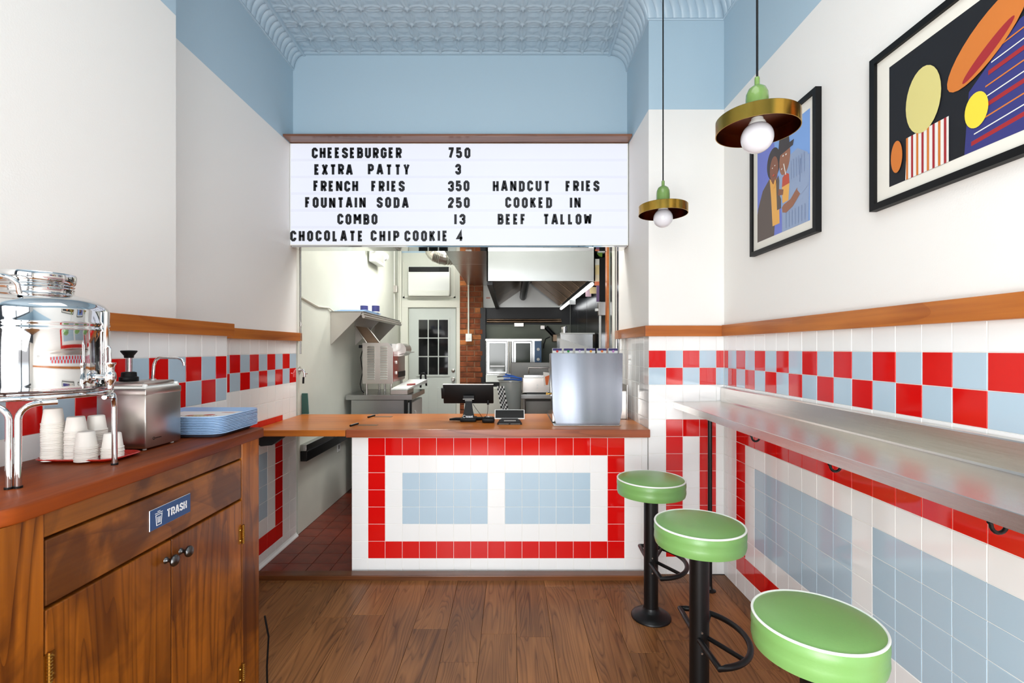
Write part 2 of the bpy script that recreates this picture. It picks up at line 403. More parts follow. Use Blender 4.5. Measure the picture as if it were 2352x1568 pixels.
# ---- left walls
wl = (MB().box(XL-.12, XL-.0022, 2.1, 3.72, 0, 1.52, M_grout).box(XL-.12, XL, 2.1, 3.74, 1.52, ZB, M_white)
      .box(XL-.12, XL, 2.1, 3.74, ZB, ZC+.05, M_blue).build('wall_left', kind='structure'))
lv = [.085+.11*k for k in range(13)]; lv = [0]+lv+[1.52]       # joints up the left wall (band 1.185 - 1.405)
def lcol(i, j):                                                 # i counted from the kitchen end
    if j == 12: return (T_blue, T_red)[i % 2]
    if j == 11: return (T_red, T_blue)[i % 2]
    if j == 8 and i >= 2: return T_red
    if j == 1 and i >= 2: return T_red
    if i == 2 and 1 <= j <= 8: return T_red
    if 3 <= j <= 6 and i >= 4: return T_blue
    return T_white
tiles(wl, (XL-.007, 3.715, 0), (0, 1, 0), (0, 0, 1), [-.11*12, -.11*11]+[-.11*k for k in range(10, -1, -1)], lv, lambda i, j: lcol(11-i, j))
MB().prism([(XL-.007, 0), (XL+.016, 0), (XL+.014, .008), (XL+.005, .018), (XL, .03), (XL-.007, .03)], 2.45, 3.72, 'Y').build('baseboard_left', T_white, kind='structure')
wn = MB().box(XL-.1, XC, YF, YC, 1.5, ZB, M_white).box(XL-.1, XC, YF, YC, ZB, ZC+.05, M_blue).build('wall_left_chase', kind='structure')
wt = MB().box(XL-.1, XN-.0022, YF, YN, 0, 1.51, M_grout).build('wall_left_wainscot', kind='structure')
nj = [-.6+0, ]
nj = [2.332-.1078*k for k in range(0, 14)]
def ncol(i, j):
    c = i
    if j == 12: return (T_red, T_blue)[c % 2]
    if j == 11: return (T_blue, T_red)[c % 2]
    return T_white
tiles(wt, (XN-.007, 0, 0), (0, 1, 0), (0, 0, 1), list(reversed([YN]+nj)), lv, lambda i, j: ncol(len(nj)-1-i, j) if j >= 9 else None)
tiles(wt, (XN-.007, 0, 0), (0, 1, 0), (0, 0, 1), [2.0, 2.1164, 2.2242, 2.332, YN], lv[:10], lambda i, j: T_white)
MB().box(XL-.1, XN-.0005, YN, YN+.004, 0, 1.51).build('trim_4', T_white, kind='structure')

# ---- header wall above the menu, kitchen shell, ceiling, shop front
MB().box(XL-.1, XP+.01, YH, YH+.12, ZB+.012, ZC+.05).build('wall_back', M_blue, kind='structure')
MB().box(XL-.12, XL, 3.74, YK+.1, 0, 2.87, M_kit).box(XL-.12, XL, 3.74, YK+.1, 2.87, ZK+.05, M_blue).build('wall_kitchen_left', kind='structure')
MB().box(XL-.12, 1.0, YK, YK+.1, 0, 2.87, M_kit).box(XL-.12, 1.0, YK, YK+.1, 2.87, ZK+.05, M_blue).box(-.40, .885, YK-.03, YK, .2, 1.60, M_grey).box(-.40, .885, YK-.03, YK, 1.80, 2.1, M_black).box(-.40,.885,YK-.03,YK,1.6,1.80,M_grey).build('wall_kitchen_back', kind='structure')
wkr = MB().box(.905, 1.05, 3.95, YK+.1, 0, ZK+.05).build('wall_kitchen_right', M_steelv, kind='structure')
for k in range(4):
    y0 = 4.12+.76*k
    MB().box(.893, .905, y0+.004, y0+.756, .15, 2.9, bev=.002).build('steel_panel', M_steelv, wkr)
MB().box(XL-.12, 1.05, 3.74, YK+.1, ZK, ZK+.06).build('ceiling_kitchen', M_kit, kind='structure')
MB().box(XL-.12, 1.05, 3.78, 3.80, 2.97, ZK+.05).build('trim_5', M_kit, kind='structure')
ce = MB().box(XL-.12, XR+.12, YF, YH+.1, ZC+.012, ZC+.08).build('ceiling', M_ceil, kind='structure')
S = .152
def stampmesh(nx, ny, q=22):
    """pressed tin: overlapping-arc squares with pyramids"""
    def hgt(u, v):
        u %= 1; v %= 1
        h_ = 0
        for a, b in ((u, v), (u, 1-v), (v, u), (v, 1-u)):
            s_ = .66*a*(1-a); d = b-s_
            h_ += .0100*math.exp(-(d/.024)**2)
            if d < 0: h_ += .0012
            h_ += .0060*math.exp(-(b/.020)**2)
        e = max(abs(u-.5), abs(v-.5)); e2 = abs(u-.5)+abs(v-.5)
        h_ += max(0, .0065*(1-e2/.30))
        h_ += 0
        return h_
    vs = []; fs = []; nxq, nyq = nx*q, ny*q
    for j in range(nyq+1):
        for i in range(nxq+1):
            e = min(i, j, nxq-i, nyq-j)
            vs.append((i/q*S, j/q*S, -hgt(i/q+1e-9, j/q+1e-9)+(0.0025 if e == 0 else 0)))
    for j in range(nyq):
        for i in range(nxq):
            a = j*(nxq+1)+i; fs.append((a, a+nxq+1, a+nxq+2, a+1))
    me = bpy.data.meshes.new('ceiling_panel'); me.from_pydata(vs, [], fs); me.materials.append(M_ceil)
    me.polygons.foreach_set('use_smooth', [True]*len(fs)); me.update()
    return me
sm44, sm34 = stampmesh(4, 4), stampmesh(3, 4)
cl_ = ce.location
for a in range(4):
    for b in range(8):
        o = bpy.data.objects.new('ceiling_panel', sm44); COL.objects.link(o); o.parent = ce
        o.location = Vector((-1.589+a*.608, 3.63-(b+1)*.608, ZC+.010))-cl_
for b in range(1, 8):
    o = bpy.data.objects.new('ceiling_panel', sm34); COL.objects.link(o); o.parent = ce
    o.location = Vector((.843, 3.63-(b+1)*.608, ZC+.010))-cl_
MB().box(-1.6, .86, 3.632, YH, ZC-.004, ZC+.012, bev=.003).build('trim_6', M_ceil, kind='structure')

def cornice(name, pts, turns, w_, h_, side):
    """ribbed cove along a polyline; turns[i] = +1 the cove grows past the point, -1 it is cut back, 0 square end"""
    mb = MB()
    NP = 9
    for k in range(len(pts)-1):
        p0, p1 = Vector(pts[k]), Vector(pts[k+1]); L_ = (p1-p0).length; d = (p1-p0)/L_
        n = Vector((-d.y, d.x))*side
        ribs = max(1, round(L_/.056)); q = ribs*8; vs = []; fs = []
        prof = [(0, -h_-.014, 0), (.008, -h_-.014, 0), (.011, -h_-.006, 0), (.006, -h_, 0)]
        for t in range(NP+1):
            a = PI/2*t/NP
            prof.append((.008+(w_-.008)*(1-math.cos(a)), -h_+(h_-.004)*math.sin(a), 1 if 0 < t < NP else .2))
        prof += [(w_+.004, -.012, 0), (w_+.020, -.012, 0), (w_+.022, .012, 0)]
        for i in range(q+1):
            t = i/q; rib = abs(math.sin(PI*t*ribs))**.6
            for o_, z, amp in prof:
                oo = o_+.011*rib*amp*.75; zz = z-.011*rib*amp*.65
                al = (-turns[k]*oo)*(1-t)+(L_+turns[k+1]*oo)*t
                P_ = p0+d*al+n*oo
                vs.append((P_.x, P_.y, ZC+zz))
        m_ = len(prof)
        for i in range(q):
            for j in range(m_-1): fs.append((i*m_+j, (i+1)*m_+j, (i+1)*m_+j+1, i*m_+j+1))
        mb.add(vs, fs, M_ceil)
    return mb.build(name, M_ceil, smooth=50, kind='structure')
cornice('trim_1', [(XL, YH), (XL, YC), (XC, YC), (XC, YF)], [0, 0, 1, 0], .075, .105, 1)
cornice('trim_2', [(XP, YH), (XP, YP), (XR, YP), (XR, YF)], [0, 1, -1, 0], .125, .115, -1)

wf = (MB().box(-1.53, -1.12, YF, YF+.02, 0, 3.1, M_darkpanel).box(-1.75, 1.48, YF-.1, YF, 0, .45, M_darkpanel).box(-1.75, 1.48, YF-.1, YF, 3.1, ZC+.05, M_blue)  # unseen dark panel on the left, added to darken the drum's reflection
      .box(-1.75, -1.45, YF-.1, YF, .45, 3.1, M_white).box(1.0, 1.48, YF-.1, YF, .45, 3.1, M_white).build('wall_front', kind='structure'))
wdw = thing('window_1', None, None, (-.2, YF, .45), kind='structure')
MB().box(-1.45, 1.0, YF-.07, YF-.02, .45, .50).box(-1.45, 1.0, YF-.07, YF-.02, 3.05, 3.1).box(-1.45, -1.40, YF-.07, YF-.02, .5, 3.05).box(.95, 1.0, YF-.07, YF-.02, .5, 3.05).box(-.25, -.2, YF-.07, YF-.02, .5, 3.05).build('window_frame', M_black, wdw)
MB().box(-1.45, 1.0, YF+.12, YF+.16, 2.30, 2.38).box(-1.0, -.93, YF+.12, YF+.16, 0, 2.30).box(.12, .19, YF+.12, YF+.16, 0, 2.30).build('reflection_bars', M_black, wdw)  # unseen bars added to break up the bright window reflection in the drum

# ---- wooden rails
MB().box(XR-.026, XR+.002, YF, YP-.026, 1.520, 1.591, bev=.002).build('trim_8', W_rail, kind='structure')
MB().box(XP-.028, XR, YP-.026, YP, 1.520, 1.588, bev=.002).build('trim_10', W_railx, kind='structure')
MB().box(XP-.028, XP, YP, 4.09, 1.520, 1.588, bev=.002).build('trim_9', W_rail, kind='structure')
MB().box(XC-.09, XN+.026, YF, YN+.025, 1.503, 1.567, bev=.002).build('trim_12', W_rail, kind='structure')
MB().box(XL-.01, XL+.028, YN+.028, 3.755, 1.500, 1.563, bev=.002).build('trim_11', W_rail, kind='structure')

# ---- threshold strip, opening frames
MB().box(-1.60, .86, 3.005, 3.075, -.004, .030, bev=.004).build('trim_13', W_thr, kind='structure')
MB().box(XL, XL+.018, 3.725, 3.75, 1.563, 2.21, M_ktrim).cyl((XL+.024, 3.735, 0), .006, 1.40, 2.2, 10, M_steel).build('trim_14', kind='structure')
MB().box(.797, .813, 3.98, 4.05, .93, 2.25, W_railx).box(.8135, .826, 3.985, 4.0, .93, 2.25, M_grey).box(.838, .858, 3.96, 3.99, .93, 2.25, M_ktrim).box(.862, .872, 3.95, 3.975, .93, 2.25, M_satin).build('trim_15', kind='structure')

# ================================================================= COUNTER
sc_ = thing('service_counter', 'tiled service counter front with red frame and two blue panels', 'counter', (-.065, 3.3, 0))
MB().box(-1.0166, XP-.004, 3.1022, 3.74, .0, .881, M_grout).build('body', M_grout, sc_)
cu = [-1.0166, -.9125]+[-.9125+.10975*k for k in range(1, 17)]+[XP-.004]
cv = [.006, .096, .206, .316, .426, .536, .646, .756, .870]
def ccol(i, j):
    r = 7-j
    if i in (1, 15) and 0 <= r <= 6: return T_red
    if 1 <= i <= 15 and r in (0, 6): return T_red
    if 2 <= r <= 4 and (3 <= i <= 7 or 9 <= i <= 13): return T_blue
    return T_white
tiles(sc_, (0, 3.107, 0), (1, 0, 0), (0, 0, 1), cu, cv, ccol)
ct = thing('countertop', 'long polished wooden countertop on the tiled counter', 'countertop', (-.07, 3.4, .881))
MB().box(-1.036, XP-.003, 3.058, 3.80, .881, .931, bev=.003).build('board', W_top, ct)
MB().box(-1.036, XP-.003, 3.045, 3.0575, .881, .9308, bev=.003).build('edge_band', W_redge, ct, label='darker reddish front edge')
_skip = dict(label='long polished wooden countertop on the tiled counter', cat='countertop')
fp = thing('counter_flap', 'wooden lift-up flap bridging the counter and the left wall', 'counter flap', (-1.34, 3.4, .887))
MB().box(XL+.004, -1.041, 3.05, 3.80, .887, .927, bev=.003).build('flap_board', W_top, fp)
for yb, yt in ((3.22, 0), (3.62, 0)):
    MB().tube([(-1.055, yb-.035, .934), (-1.025, yb+.035, .938)], .007, 8).build('hinge', M_black, fp)
    MB().box(-1.015, -.885, yb-.02, yb+.02, .931, .9335).build('hinge_plate', M_dsteel, ct, label='grey steel hinge plate let into the countertop')
MB().prism([(-1.63, .885), (-1.47, .885), (-1.47, .865), (-1.53, .822), (-1.60, .815), (-1.63, .835)], 3.10, 3.16, 'Y').build('flap_bracket', M_black, fp)

# ================================================================= MENU LIGHT BOX
mn = thing('menu_board', 'backlit white menu sign with black letters hung over the counter', 'menu sign', (-.38, 3.62, 2.205))
SX0, SX1, SZ0, SZ1 = -1.643, XP-.006, 2.212, 2.972
MB().box(SX0, SX1, 3.605, 3.76, SZ0, SZ1, M_acw).build('housing', M_acw, mn)
MB().box(SX0+.008, SX1-.008, 3.600, 3.607, SZ0+.008, SZ1-.006).build('lit_face', M_sign, mn)
MB().box(SX0+.01, SX1-.01, 3.61, 3.755, SZ0-.012, SZ0-.001).build('underside_plate', M_mirror, mn)
for py in (368, 407, 445, 483.5, 522):
    z = PZc(py, 3.6); MB().box(SX0+.01, SX1-.01, 3.5965, 3.6, z-.010, z+.010).build('track', M_track, mn)
GL = {}
cx_, cy_ = .32, .15
O_ = [(cx_, 0), (1-cx_, 0), (1, cy_), (1, 1-cy_), (1-cx_, 1), (cx_, 1), (0, 1-cy_), (0, cy_)]
GL['O'] = GL['0'] = [(O_, 1)]
GL['C'] = [([(1, .30), (1, cy_), (1-cx_, 0), (cx_, 0), (0, cy_), (0, 1-cy_), (cx_, 1), (1-cx_, 1), (1, 1-cy_), (1, .70)], 0)]
GL['G'] = [([(.55, .46), (1, .46), (1, cy_), (1-cx_, 0), (cx_, 0), (0, cy_), (0, 1-cy_), (cx_, 1), (1-cx_, 1), (1, 1-cy_), (1, .72)], 0)]
GL['D'] = [([(0, 0), (1-cx_, 0), (1, cy_), (1, 1-cy_), (1-cx_, 1), (0, 1)], 1)]
GL['B'] = [([(0, 0), (.75, 0), (1, .13), (1, .40), (.8, .52), (.93, .63), (.93, .88), (.7, 1), (0, 1)], 1), ([(0, .52), (.8, .52)], 0)]
GL['E'] = [([(1, 0), (0, 0), (0, 1), (1, 1)], 0), ([(0, .5), (.85, .5)], 0)]
GL['F'] = [([(0, -.1), (0, 1), (1, 1)], 0), ([(0, .5), (.85, .5)], 0)]
GL['H'] = [([(0, -.1), (0, 1.1)], 0), ([(1, -.1), (1, 1.1)], 0), ([(0, .5), (1, .5)], 0)]
GL['I'] = [([(0, -.1), (0, 1.1)], 0)]; GL['1'] = GL['I']
GL['K'] = [([(0, -.1), (0, 1.1)], 0), ([(1, 1.08), (.12, .42)], 0), ([(.38, .58), (1.02, -.08)], 0)]
GL['L'] = [([(0, 1.1), (0, 0), (1, 0)], 0)]
GL['M'] = [([(0, -.1), (0, 1.1)], 0), ([(1, -.1), (1, 1.1)], 0), ([(.04, 1), (.5, .35)], 0), ([(.96, 1), (.5, .35)], 0)]
GL['W'] = [([(0, 1.1), (.16, -.05)], 0), ([(.16, 0), (.5, .9)], 0), ([(.5, .9), (.84, 0)], 0), ([(.84, -.05), (1, 1.1)], 0)]
GL['N'] = [([(0, -.1), (0, 1.1)], 0), ([(1, -.1), (1, 1.1)], 0), ([(.04, .98), (.96, .02)], 0)]
GL['P'] = [([(0, -.1), (0, 1), (.7, 1), (1, .87), (1, .55), (.7, .42), (0, .42)], 0)]
GL['R'] = [([(0, -.1), (0, 1), (.7, 1), (1, .87), (1, .58), (.7, .45), (0, .45)], 0), ([(.5, .45), (1, -.1)], 0)]
GL['S'] = [([(0, .28), (0, .13), (.3, 0), (.7, 0), (1, .13), (1, .36), (0, .66), (0, .87), (.3, 1), (.7, 1), (1, .87), (1, .74)], 0)]
GL['T'] = [([(-.12, 1), (1.12, 1)], 0), ([(.5, 1), (.5, -.1)], 0)]
GL['U'] = [([(0, 1.1), (0, cy_), (cx_, 0), (1-cx_, 0), (1, cy_), (1, 1.1)], 0)]
GL['X'] = [([(0, -.1), (1, 1.1)], 0), ([(1, -.1), (0, 1.1)], 0)]
GL['Y'] = [([(-.05, 1.1), (.5, .42), (1.05, 1.1)], 0), ([(.5, .45), (.5, -.1)], 0)]
GL['A'] = [([(-.05, -.1), (.40, 1.02), (.60, 1.02), (1.05, -.1)], 0), ([(.15, .25), (.85, .25)], 0)]
GL['2'] = [([(0, .72), (0, .87), (.3, 1), (.7, 1), (1, .87), (1, .66), (0, .08), (0, 0), (1.05, 0)], 0)]
GL['3'] = [([(0, .74), (0, .87), (.3, 1), (.7, 1), (1, .87), (1, .64), (.72, .52), (1, .40), (1, .13), (.7, 0), (.3, 0), (0, .13), (0, .27)], 0), ([(.4, .52), (.8, .52)], 0)]
GL['4'] = [([(.72, -.1), (.72, 1.05), (0, .25), (1.1, .25)], 0)]
GL['5'] = [([(1, 1), (.05, 1), (.03, .56), (.7, .60), (1, .47), (1, .13), (.7, 0), (.3, 0), (0, .13), (0, .25)], 0)]
GL['7'] = [([(-.08, 1), (1, 1), (1, .9), (.35, -.1)], 0)]
def stroke(mb, pts, closed, t, P):
    n = len(pts); L_, R_ = [], []
    for i, p in enumerate(pts):
        p = Vector(p)
        a = Vector(pts[i-1]) if (i > 0 or closed) else None
        b = Vector(pts[(i+1) % n]) if (i < n-1 or closed) else None
        d1 = (p-a).normalized() if a is not None else (b-p).normalized()
        d2 = (b-p).normalized() if b is not None else d1
        n1, n2 = Vector((-d1.y, d1.x)), Vector((-d2.y, d2.x))
        m_ = (n1+n2)
        m_ = m_.normalized() if m_.length > 1e-4 else n1
        k = min(t/2/max(m_.dot(n1), .2), t*1.15)
        L_.append(p+m_*k); R_.append(p-m_*k)
    for i in range(n if closed else n-1):
        j = (i+1) % n
        quad = [R_[i], R_[j], L_[j], L_[i]]
        mb.hexa([P(q, 0) for q in quad]+[P(q, 1) for q in quad])
def glyph(ch, x0, w_, y0, h_, t, Pf):
    mb = MB()
    for pts, cl in GL[ch]:
        q = [(x0+t/2+p[0]*max(w_-t, 0), y0+t/2+p[1]*(h_-t)) for p in pts]
        q = [(a, min(max(b, y0+(0 if (i in (0, len(q)-1) and not cl) else t/2)), y0+h_-(0 if (i in (0, len(q)-1) and not cl) else t/2))) for i, (a, b) in enumerate(q)]
        stroke(mb, q, cl, t, Pf)
    return mb
def lw(ch, h_, t): return t if ch in 'I1' else h_*{'M': .72, 'W': .74, 'A': .62, 'X': .6, 'N': .6, 'L': .5, 'E': .5, 'F': .5}.get(ch, .56)
MENU = [(363.2, [('CHEESEBURGER', 716.2, 922.8), ('750', 1028.4, 1080.5)]),
        (401.4, [('EXTRA', 722, 810), ('PATTY', 845, 940.5), ('3', 1045.7, 1059)]),
        (439.4, [('FRENCH', 720, 822.7), ('FRIES', 852.8, 929.5), ('350', 1029, 1078.3), ('HANDCUT', 1131.8, 1262.9), ('FRIES', 1299, 1376.7)]),
        (477.2, [('FOUNTAIN', 700.9, 840), ('SODA', 865.4, 938.5), ('250', 1029, 1079), ('COOKED', 1160.5, 1268), ('IN', 1308.8, 1333.7)]),
        (515.5, [('COMBO', 774.9, 867), ('13', 1043.4, 1069), ('BEEF', 1143, 1207.8), ('TALLOW', 1247.6, 1359)]),
        (553.8, [('CHOCOLATE', 666.8, 834.2), ('CHIP', 851.4, 917), ('COOKIE', 929, 1028.4), ('4', 1048.6, 1064)])]
for base, words in MENU:
    for wd, a, b in words:
        hp, tp = 24.4, 5.6
        ws = [lw(c, hp, tp) for c in wd]
        if len(wd) == 1: ws = [b-a]; gap = 0
        else: gap = (b-a-sum(ws))/(len(wd)-1)
        x = a
        for c, q in zip(wd, ws):
            P_ = lambda p, s_: (PXc(p[0], 3.595), 3.5955-.0025*s_, PZc(0, 3.595)-(-p[1])*0+0)
            jit = random.uniform(-.5, .5)
            def P_(p, s_, jit=jit): return (PXc(p[0], 3.595), 3.5962-.003*s_, PZc(base+jit, 3.595)+p[1]*3.595/F)
            glyph(c, x, q, 0, hp, tp, P_).build('letter', M_letter, mn)
            x += q+gap
MB().box(XL+.002, XP-.004, 3.49, 3.655, 2.976, 2.993, bev=.002).build('display_ledge', W_edge, label='thin dark walnut ledge running along the top of the menu sign', cat='ledge')

# ================================================================= CABINET ON THE LEFT
cb = thing('trash_cabinet', 'tall stained pine trash cabinet with double doors under a mahogany worktop', 'cabinet', (-1.2, 1.5, 0))
XF = -1.03
MB().box(-1.40, XF-.022, .95, 1.975, .02, 1.074).build('carcass', W_cab, cb)
for a, b in ((.94, 1.068), (1.857, 1.982)):
    MB().box(XF-.024, XF, a, b, .0, 1.076, bev=.002).build('stile', W_cab, cb)
MB().box(XF-.022, XF-.002, 1.070, 1.855, 1.022, 1.076, bev=.002).build('top_rail', W_cabh, cb)
MB().box(XF-.022, XF-.001, 1.072, 1.853, .868, 1.015, bev=.003).build('drawer_front', W_cabh, cb)
for a, b, ky, hy in ((1.072, 1.468, 1.445, 1.078), (1.472, 1.853, 1.51, 1.846)):
    d = MB().box(XF-.022, XF, a, b, .06, .860, bev=.003).build('door', W_cab, cb)
    MB().lathe([(0, 0), (.010, 0), (.009, .003), (.0055, .006), (.0055, .014), (.010, .018), (.0165, .023), (.0175, .028), (.014, .033), (.006, .036), (0, .036)], (XF, ky, .808), 20, axis='X').build('knob', M_knob, d, smooth=50)
    for hz in (.18+.02, .73):
        hb = MB().box(XF, XF+.002, hy-.012, hy+.014, hz-.032, hz+.032)
        hb.tube([(XF+.006, hy+(-.004 if hy < 1.4 else .008), hz-.036), (XF+.006, hy+(-.004 if hy < 1.4 else .008), hz+.036)], .0048, 10)
        for q in range(9):
            zz = hz-.03+q*.0075; yy = hy+(-.004 if hy < 1.4 else .008)
            hb.lathe([(.0048, -.001), (.0062, 0), (.0048, .001)], (XF+.006, yy, zz), 10)
        for q in (-.02, .02): hb.lathe([(0, .0035), (.003, .003), (.004, 0)], (XF+.002, hy+(.008 if hy < 1.4 else -.006), hz+q), 8, axis='X')
        hb.build('hinge', M_hinge, d)
# worktop with rounded near corner
pts = [(-1.418, .93)]+[(-1.021-.09+.09*math.cos(math.radians(a)), .93+.09+.09*math.sin(math.radians(a))) for a in range(-90, 1, 10)]+[(-1.021, 2.0)]+[(-1.027, 2.012), (-1.04, 2.02), (-1.418, 2.02)]
bm = bmesh.new(); vb = [bm.verts.new((x, y, 1.076)) for x, y in pts]; fb = bm.faces.new(vb)
ex = bmesh.ops.extrude_face_region(bm, geom=[fb]); bmesh.ops.translate(bm, vec=(0, 0, .037), verts=[q for q in ex['geom'] if isinstance(q, bmesh.types.BMVert)])
bmesh.ops.recalc_face_normals(bm, faces=bm.faces[:])
he = [e for e in bm.edges if abs(e.verts[0].co.z-e.verts[1].co.z) < 1e-5]
bmesh.ops.bevel(bm, geom=he, offset=.005, segments=3, affect='EDGES', profile=.5)
wk = MB(); bm.verts.index_update(); wk.add([q.co for q in bm.verts], [[q.index for q in f.verts] for f in bm.faces]); bm.free()
wk.build('worktop', W_work, smooth=35, label='reddish mahogany worktop with rounded near corner on the trash cabinet', cat='worktop')
ZW = 1.113
# trash sign
sg = thing('trash_sign', 'small blue sign reading TRASH on the cabinet drawer front', 'sign', (XF, 1.465, .918))
MB().box(XF, XF+.0022, 1.378, 1.552, .918, .977, M_signw).build('backing', M_signw, sg)
MB().box(XF+.0022, XF+.003, 1.3785, 1.5515, .9185, .9765, M_signblue).build('face', M_signblue, sg)
def Ps(p, s_): return (XF+.0031+.0006*s_, p[0], p[1])
ym = 1.446
for c, q in zip('TRASH', (.015, .0155, .0165, .015, .0145)):
    glyph(c, ym, q, .936, .024, .0046, Ps).build('letter', M_signw, sg); ym += q+.0028
ic = MB()
for pts_, cl in (([(1.3975, .962), (1.4275, .962)], 0), ([(1.407, .9665), (1.418, .9665)], 0), ([(1.4, .957), (1.4035, .927), (1.4215, .927), (1.425, .957)], 1), ([(1.407, .951), (1.4085, .933)], 0), ([(1.4125, .951), (1.4125, .933)], 0), ([(1.418, .951), (1.4165, .933)], 0)):
    stroke(ic, pts_, cl, .0018, Ps)
ic.build('bin_symbol', M_signw, sg)

# ---- lemonade style steel drum with spigot, on its stand
DX, DY = -1.25, 1.27
st_ = thing('drum_stand', 'polished steel rod stand under the big steel drink drum', 'stand', (DX, DY, ZW))
MB().tube([(DX+.155*math.cos(2*PI*i/48), DY+.155*math.sin(2*PI*i/48), 1.322) for i in range(48)], .0065, 10, closed=True).build('ring', M_mirror, st_, smooth=60)
MB().tube([(DX+.128*math.cos(2*PI*i/48), DY+.128*math.sin(2*PI*i/48), 1.329) for i in range(48)], .004, 8, closed=True).build('inner_ring', M_mirror, st_, smooth=60)
for ang in (-58, 38, 172):
    for sgn in (-1, 1):
        a0 = math.radians(ang)+sgn*.048; p_ = []
        for k in range(5):                                       # along the ring, then bending down
            a = a0+sgn*(.42-.05*k); p_.append((DX+.160*math.cos(a), DY+.160*math.sin(a), 1.310))
        for k in range(7):
            t = PI/2*k/6; a = a0+sgn*.22*(1-math.sin(t)); p_.append((DX+.162*math.cos(a), DY+.162*math.sin(a), 1.310-.036*(1-math.cos(t))))
        p_.append((DX+.163*math.cos(a0), DY+.163*math.sin(a0), ZW+.004))
        lg = MB().tube(p_, .0068, 10).build('leg', M_mirror, st_, smooth=60)
        MB().cyl((DX+.163*math.cos(a0), DY+.163*math.sin(a0), ZW), .0085, 0, .005, 14).build('foot', M_blackp, lg)
dr = thing('drink_drum', 'large polished steel drink drum with side spigot on a rod stand', 'drink dispenser', (DX, DY, 1.335))
MB().lathe([(0, 0), (.148, 0), (.1545, .003), (.1545, .012), (.153, .016), (.153, .150), (.1545, .153), (.1545, .158), (.153, .161), (.153, .166), (.1545, .169), (.1545, .174), (.153, .177), (.153, .204), (.150, .214), (.142, .224), (.126, .234), (.104, .243), (.084, .248), (.080, .251)], (DX, DY, 1.335), 72).build('body', M_mirror, dr, smooth=50)
MB().lathe([(.080, .246), (.078, .256), (.080, .262), (.077, .266), (.080, .270), (.077, .274), (.081, .278), (.083, .284), (.084, .298), (.082, .302), (.078, .3025), (.076, .299), (0, .297)], (DX, DY, 1.335), 56).build('screw_lid', M_mirror, dr, smooth=40)
ha = math.radians(-78); hc = (DX+.118*math.cos(ha), DY+.118*math.sin(ha)); tx, ty = -math.sin(ha), math.cos(ha)
hp_ = []
for k in range(13):
    a = PI*k/12; hp_.append((hc[0]-tx*.045*math.cos(a)+math.cos(ha)*.012*math.sin(a), hc[1]-ty*.045*math.cos(a)+math.sin(ha)*.012*math.sin(a), 1.572+.045*math.sin(a)**.5))
MB().tube(hp_, .0055, 10).build('handle', M_mirror, dr, smooth=60)
rot_ = Matrix.Rotation(math.radians(208), 3, 'Z')
hp2 = [tuple(Vector((DX, DY, 0))+rot_ @ Vector((x-DX, y-DY, z))) for x, y, z in hp_]
MB().tube(hp2, .0055, 10).build('handle', M_mirror, dr, smooth=60)
SXx = DX+.152; zs = 1.366
MB().lathe([(.017, 0), (.017, .004), (.011, .006), (.009, .012), (.0075, .016), (.0075, .038)], (SXx, DY, zs), 20, axis='X').lathe([(0, -.030), (.0075, -.030), (.0072, -.018), (.012, -.010), (.0135, 0), (.012, .010), (.0085, .016), (.010, .030), (.0125, .033), (.0125, .038), (0, .038)], (SXx+.047, DY, zs), 20).build('spigot', M_mirror, dr, smooth=50)
MB().tube([(SXx+.047, DY, zs+.036), (SXx+.047, DY, zs+.075), (SXx+.042, DY, zs+.082), (SXx+.036, DY, zs+.075), (SXx+.036, DY, zs+.040)], .0028, 8).build('spigot_lever', M_mirror, dr, smooth=60)
MB().tube([(DX+.158*math.cos(.27), DY+.158*math.sin(.27), 1.37), (DX+.158*math.cos(.27), DY+.158*math.sin(.27), 1.54)], .006, 12).build('gauge_tube', M_mirror, dr, smooth=60)

# ---- red tray with cup stacks
def rr(x0, x1, y0, y1, r, n=6):
    out = []
    for cx2, cy2, a0 in ((x1-r, y0+r, -90), (x1-r, y1-r, 0), (x0+r, y1-r, 90), (x0+r, y0+r, 180)):
        for k in range(n+1):
            a = math.radians(a0+90*k/n); out.append((cx2+r*math.cos(a), cy2+r*math.sin(a)))
    return out
def traymesh(x0, x1, y0, y1, z, r, rings):
    mb = MB(); n = None; vs = []
    for ins, dz in rings:
        q = rr(x0+ins, x1-ins, y0+ins, y1-ins, max(r-ins, .004)); n = len(q); vs += [(a, b, z+dz) for a, b in q]
    fs = [tuple(range(n-1, -1, -1))]
    for k in range(len(rings)-1):
        for i in range(n): j = (i+1) % n; fs.append((k*n+i, k*n+j, (k+1)*n+j, (k+1)*n+i))
    fs.append(tuple((len(rings)-1)*n+i for i in range(n)))
    return mb.add(vs, fs)
traymesh(-1.375, -1.136, 1.372, 1.515, ZW, .045, [(.02, 0), (.004, .007), (0, .010), (.003, .012), (.020, .004)]).build('serving_tray', M_redtray, smooth=40, label='small red plastic tray holding the paper cup stacks', cat='tray')
cupm = MB().lathe([(0, .0445), (.0185, .0445), (.0205, .043), (.0255, .004), (.0275, .0035), (.0278, .001), (.0262, 0), (.0245, .004)], (0, 0, 0), 26).data('cup', m=M_cup, smooth=50)
stacks = [(-1.326, 1.402, 22, 'tallest stack, leftmost on the tray'), (-1.268, 1.412, 17, 'second tallest stack, beside the tallest'), (-1.262, 1.474, 16, 'rear stack behind the others'),
          (-1.222, 1.392, 9, 'short front stack'), (-1.174, 1.427, 7, 'shortest stack, next to the stand leg')]
for x, y, n, wh in stacks:
    for k in range(n):
        o = bpy.data.objects.new('paper_cup', cupm); COL.objects.link(o); o.location = (x+random.uniform(-.0007, .0007), y+random.uniform(-.0007, .0007), ZW+.005+k*.005)
        top = k == n-1
        tag(o, ('white paper cup topping the ' if top else 'white paper cup under the top one of the ')+wh, 'paper cup', 'paper cups in the '+wh.split(',')[0])

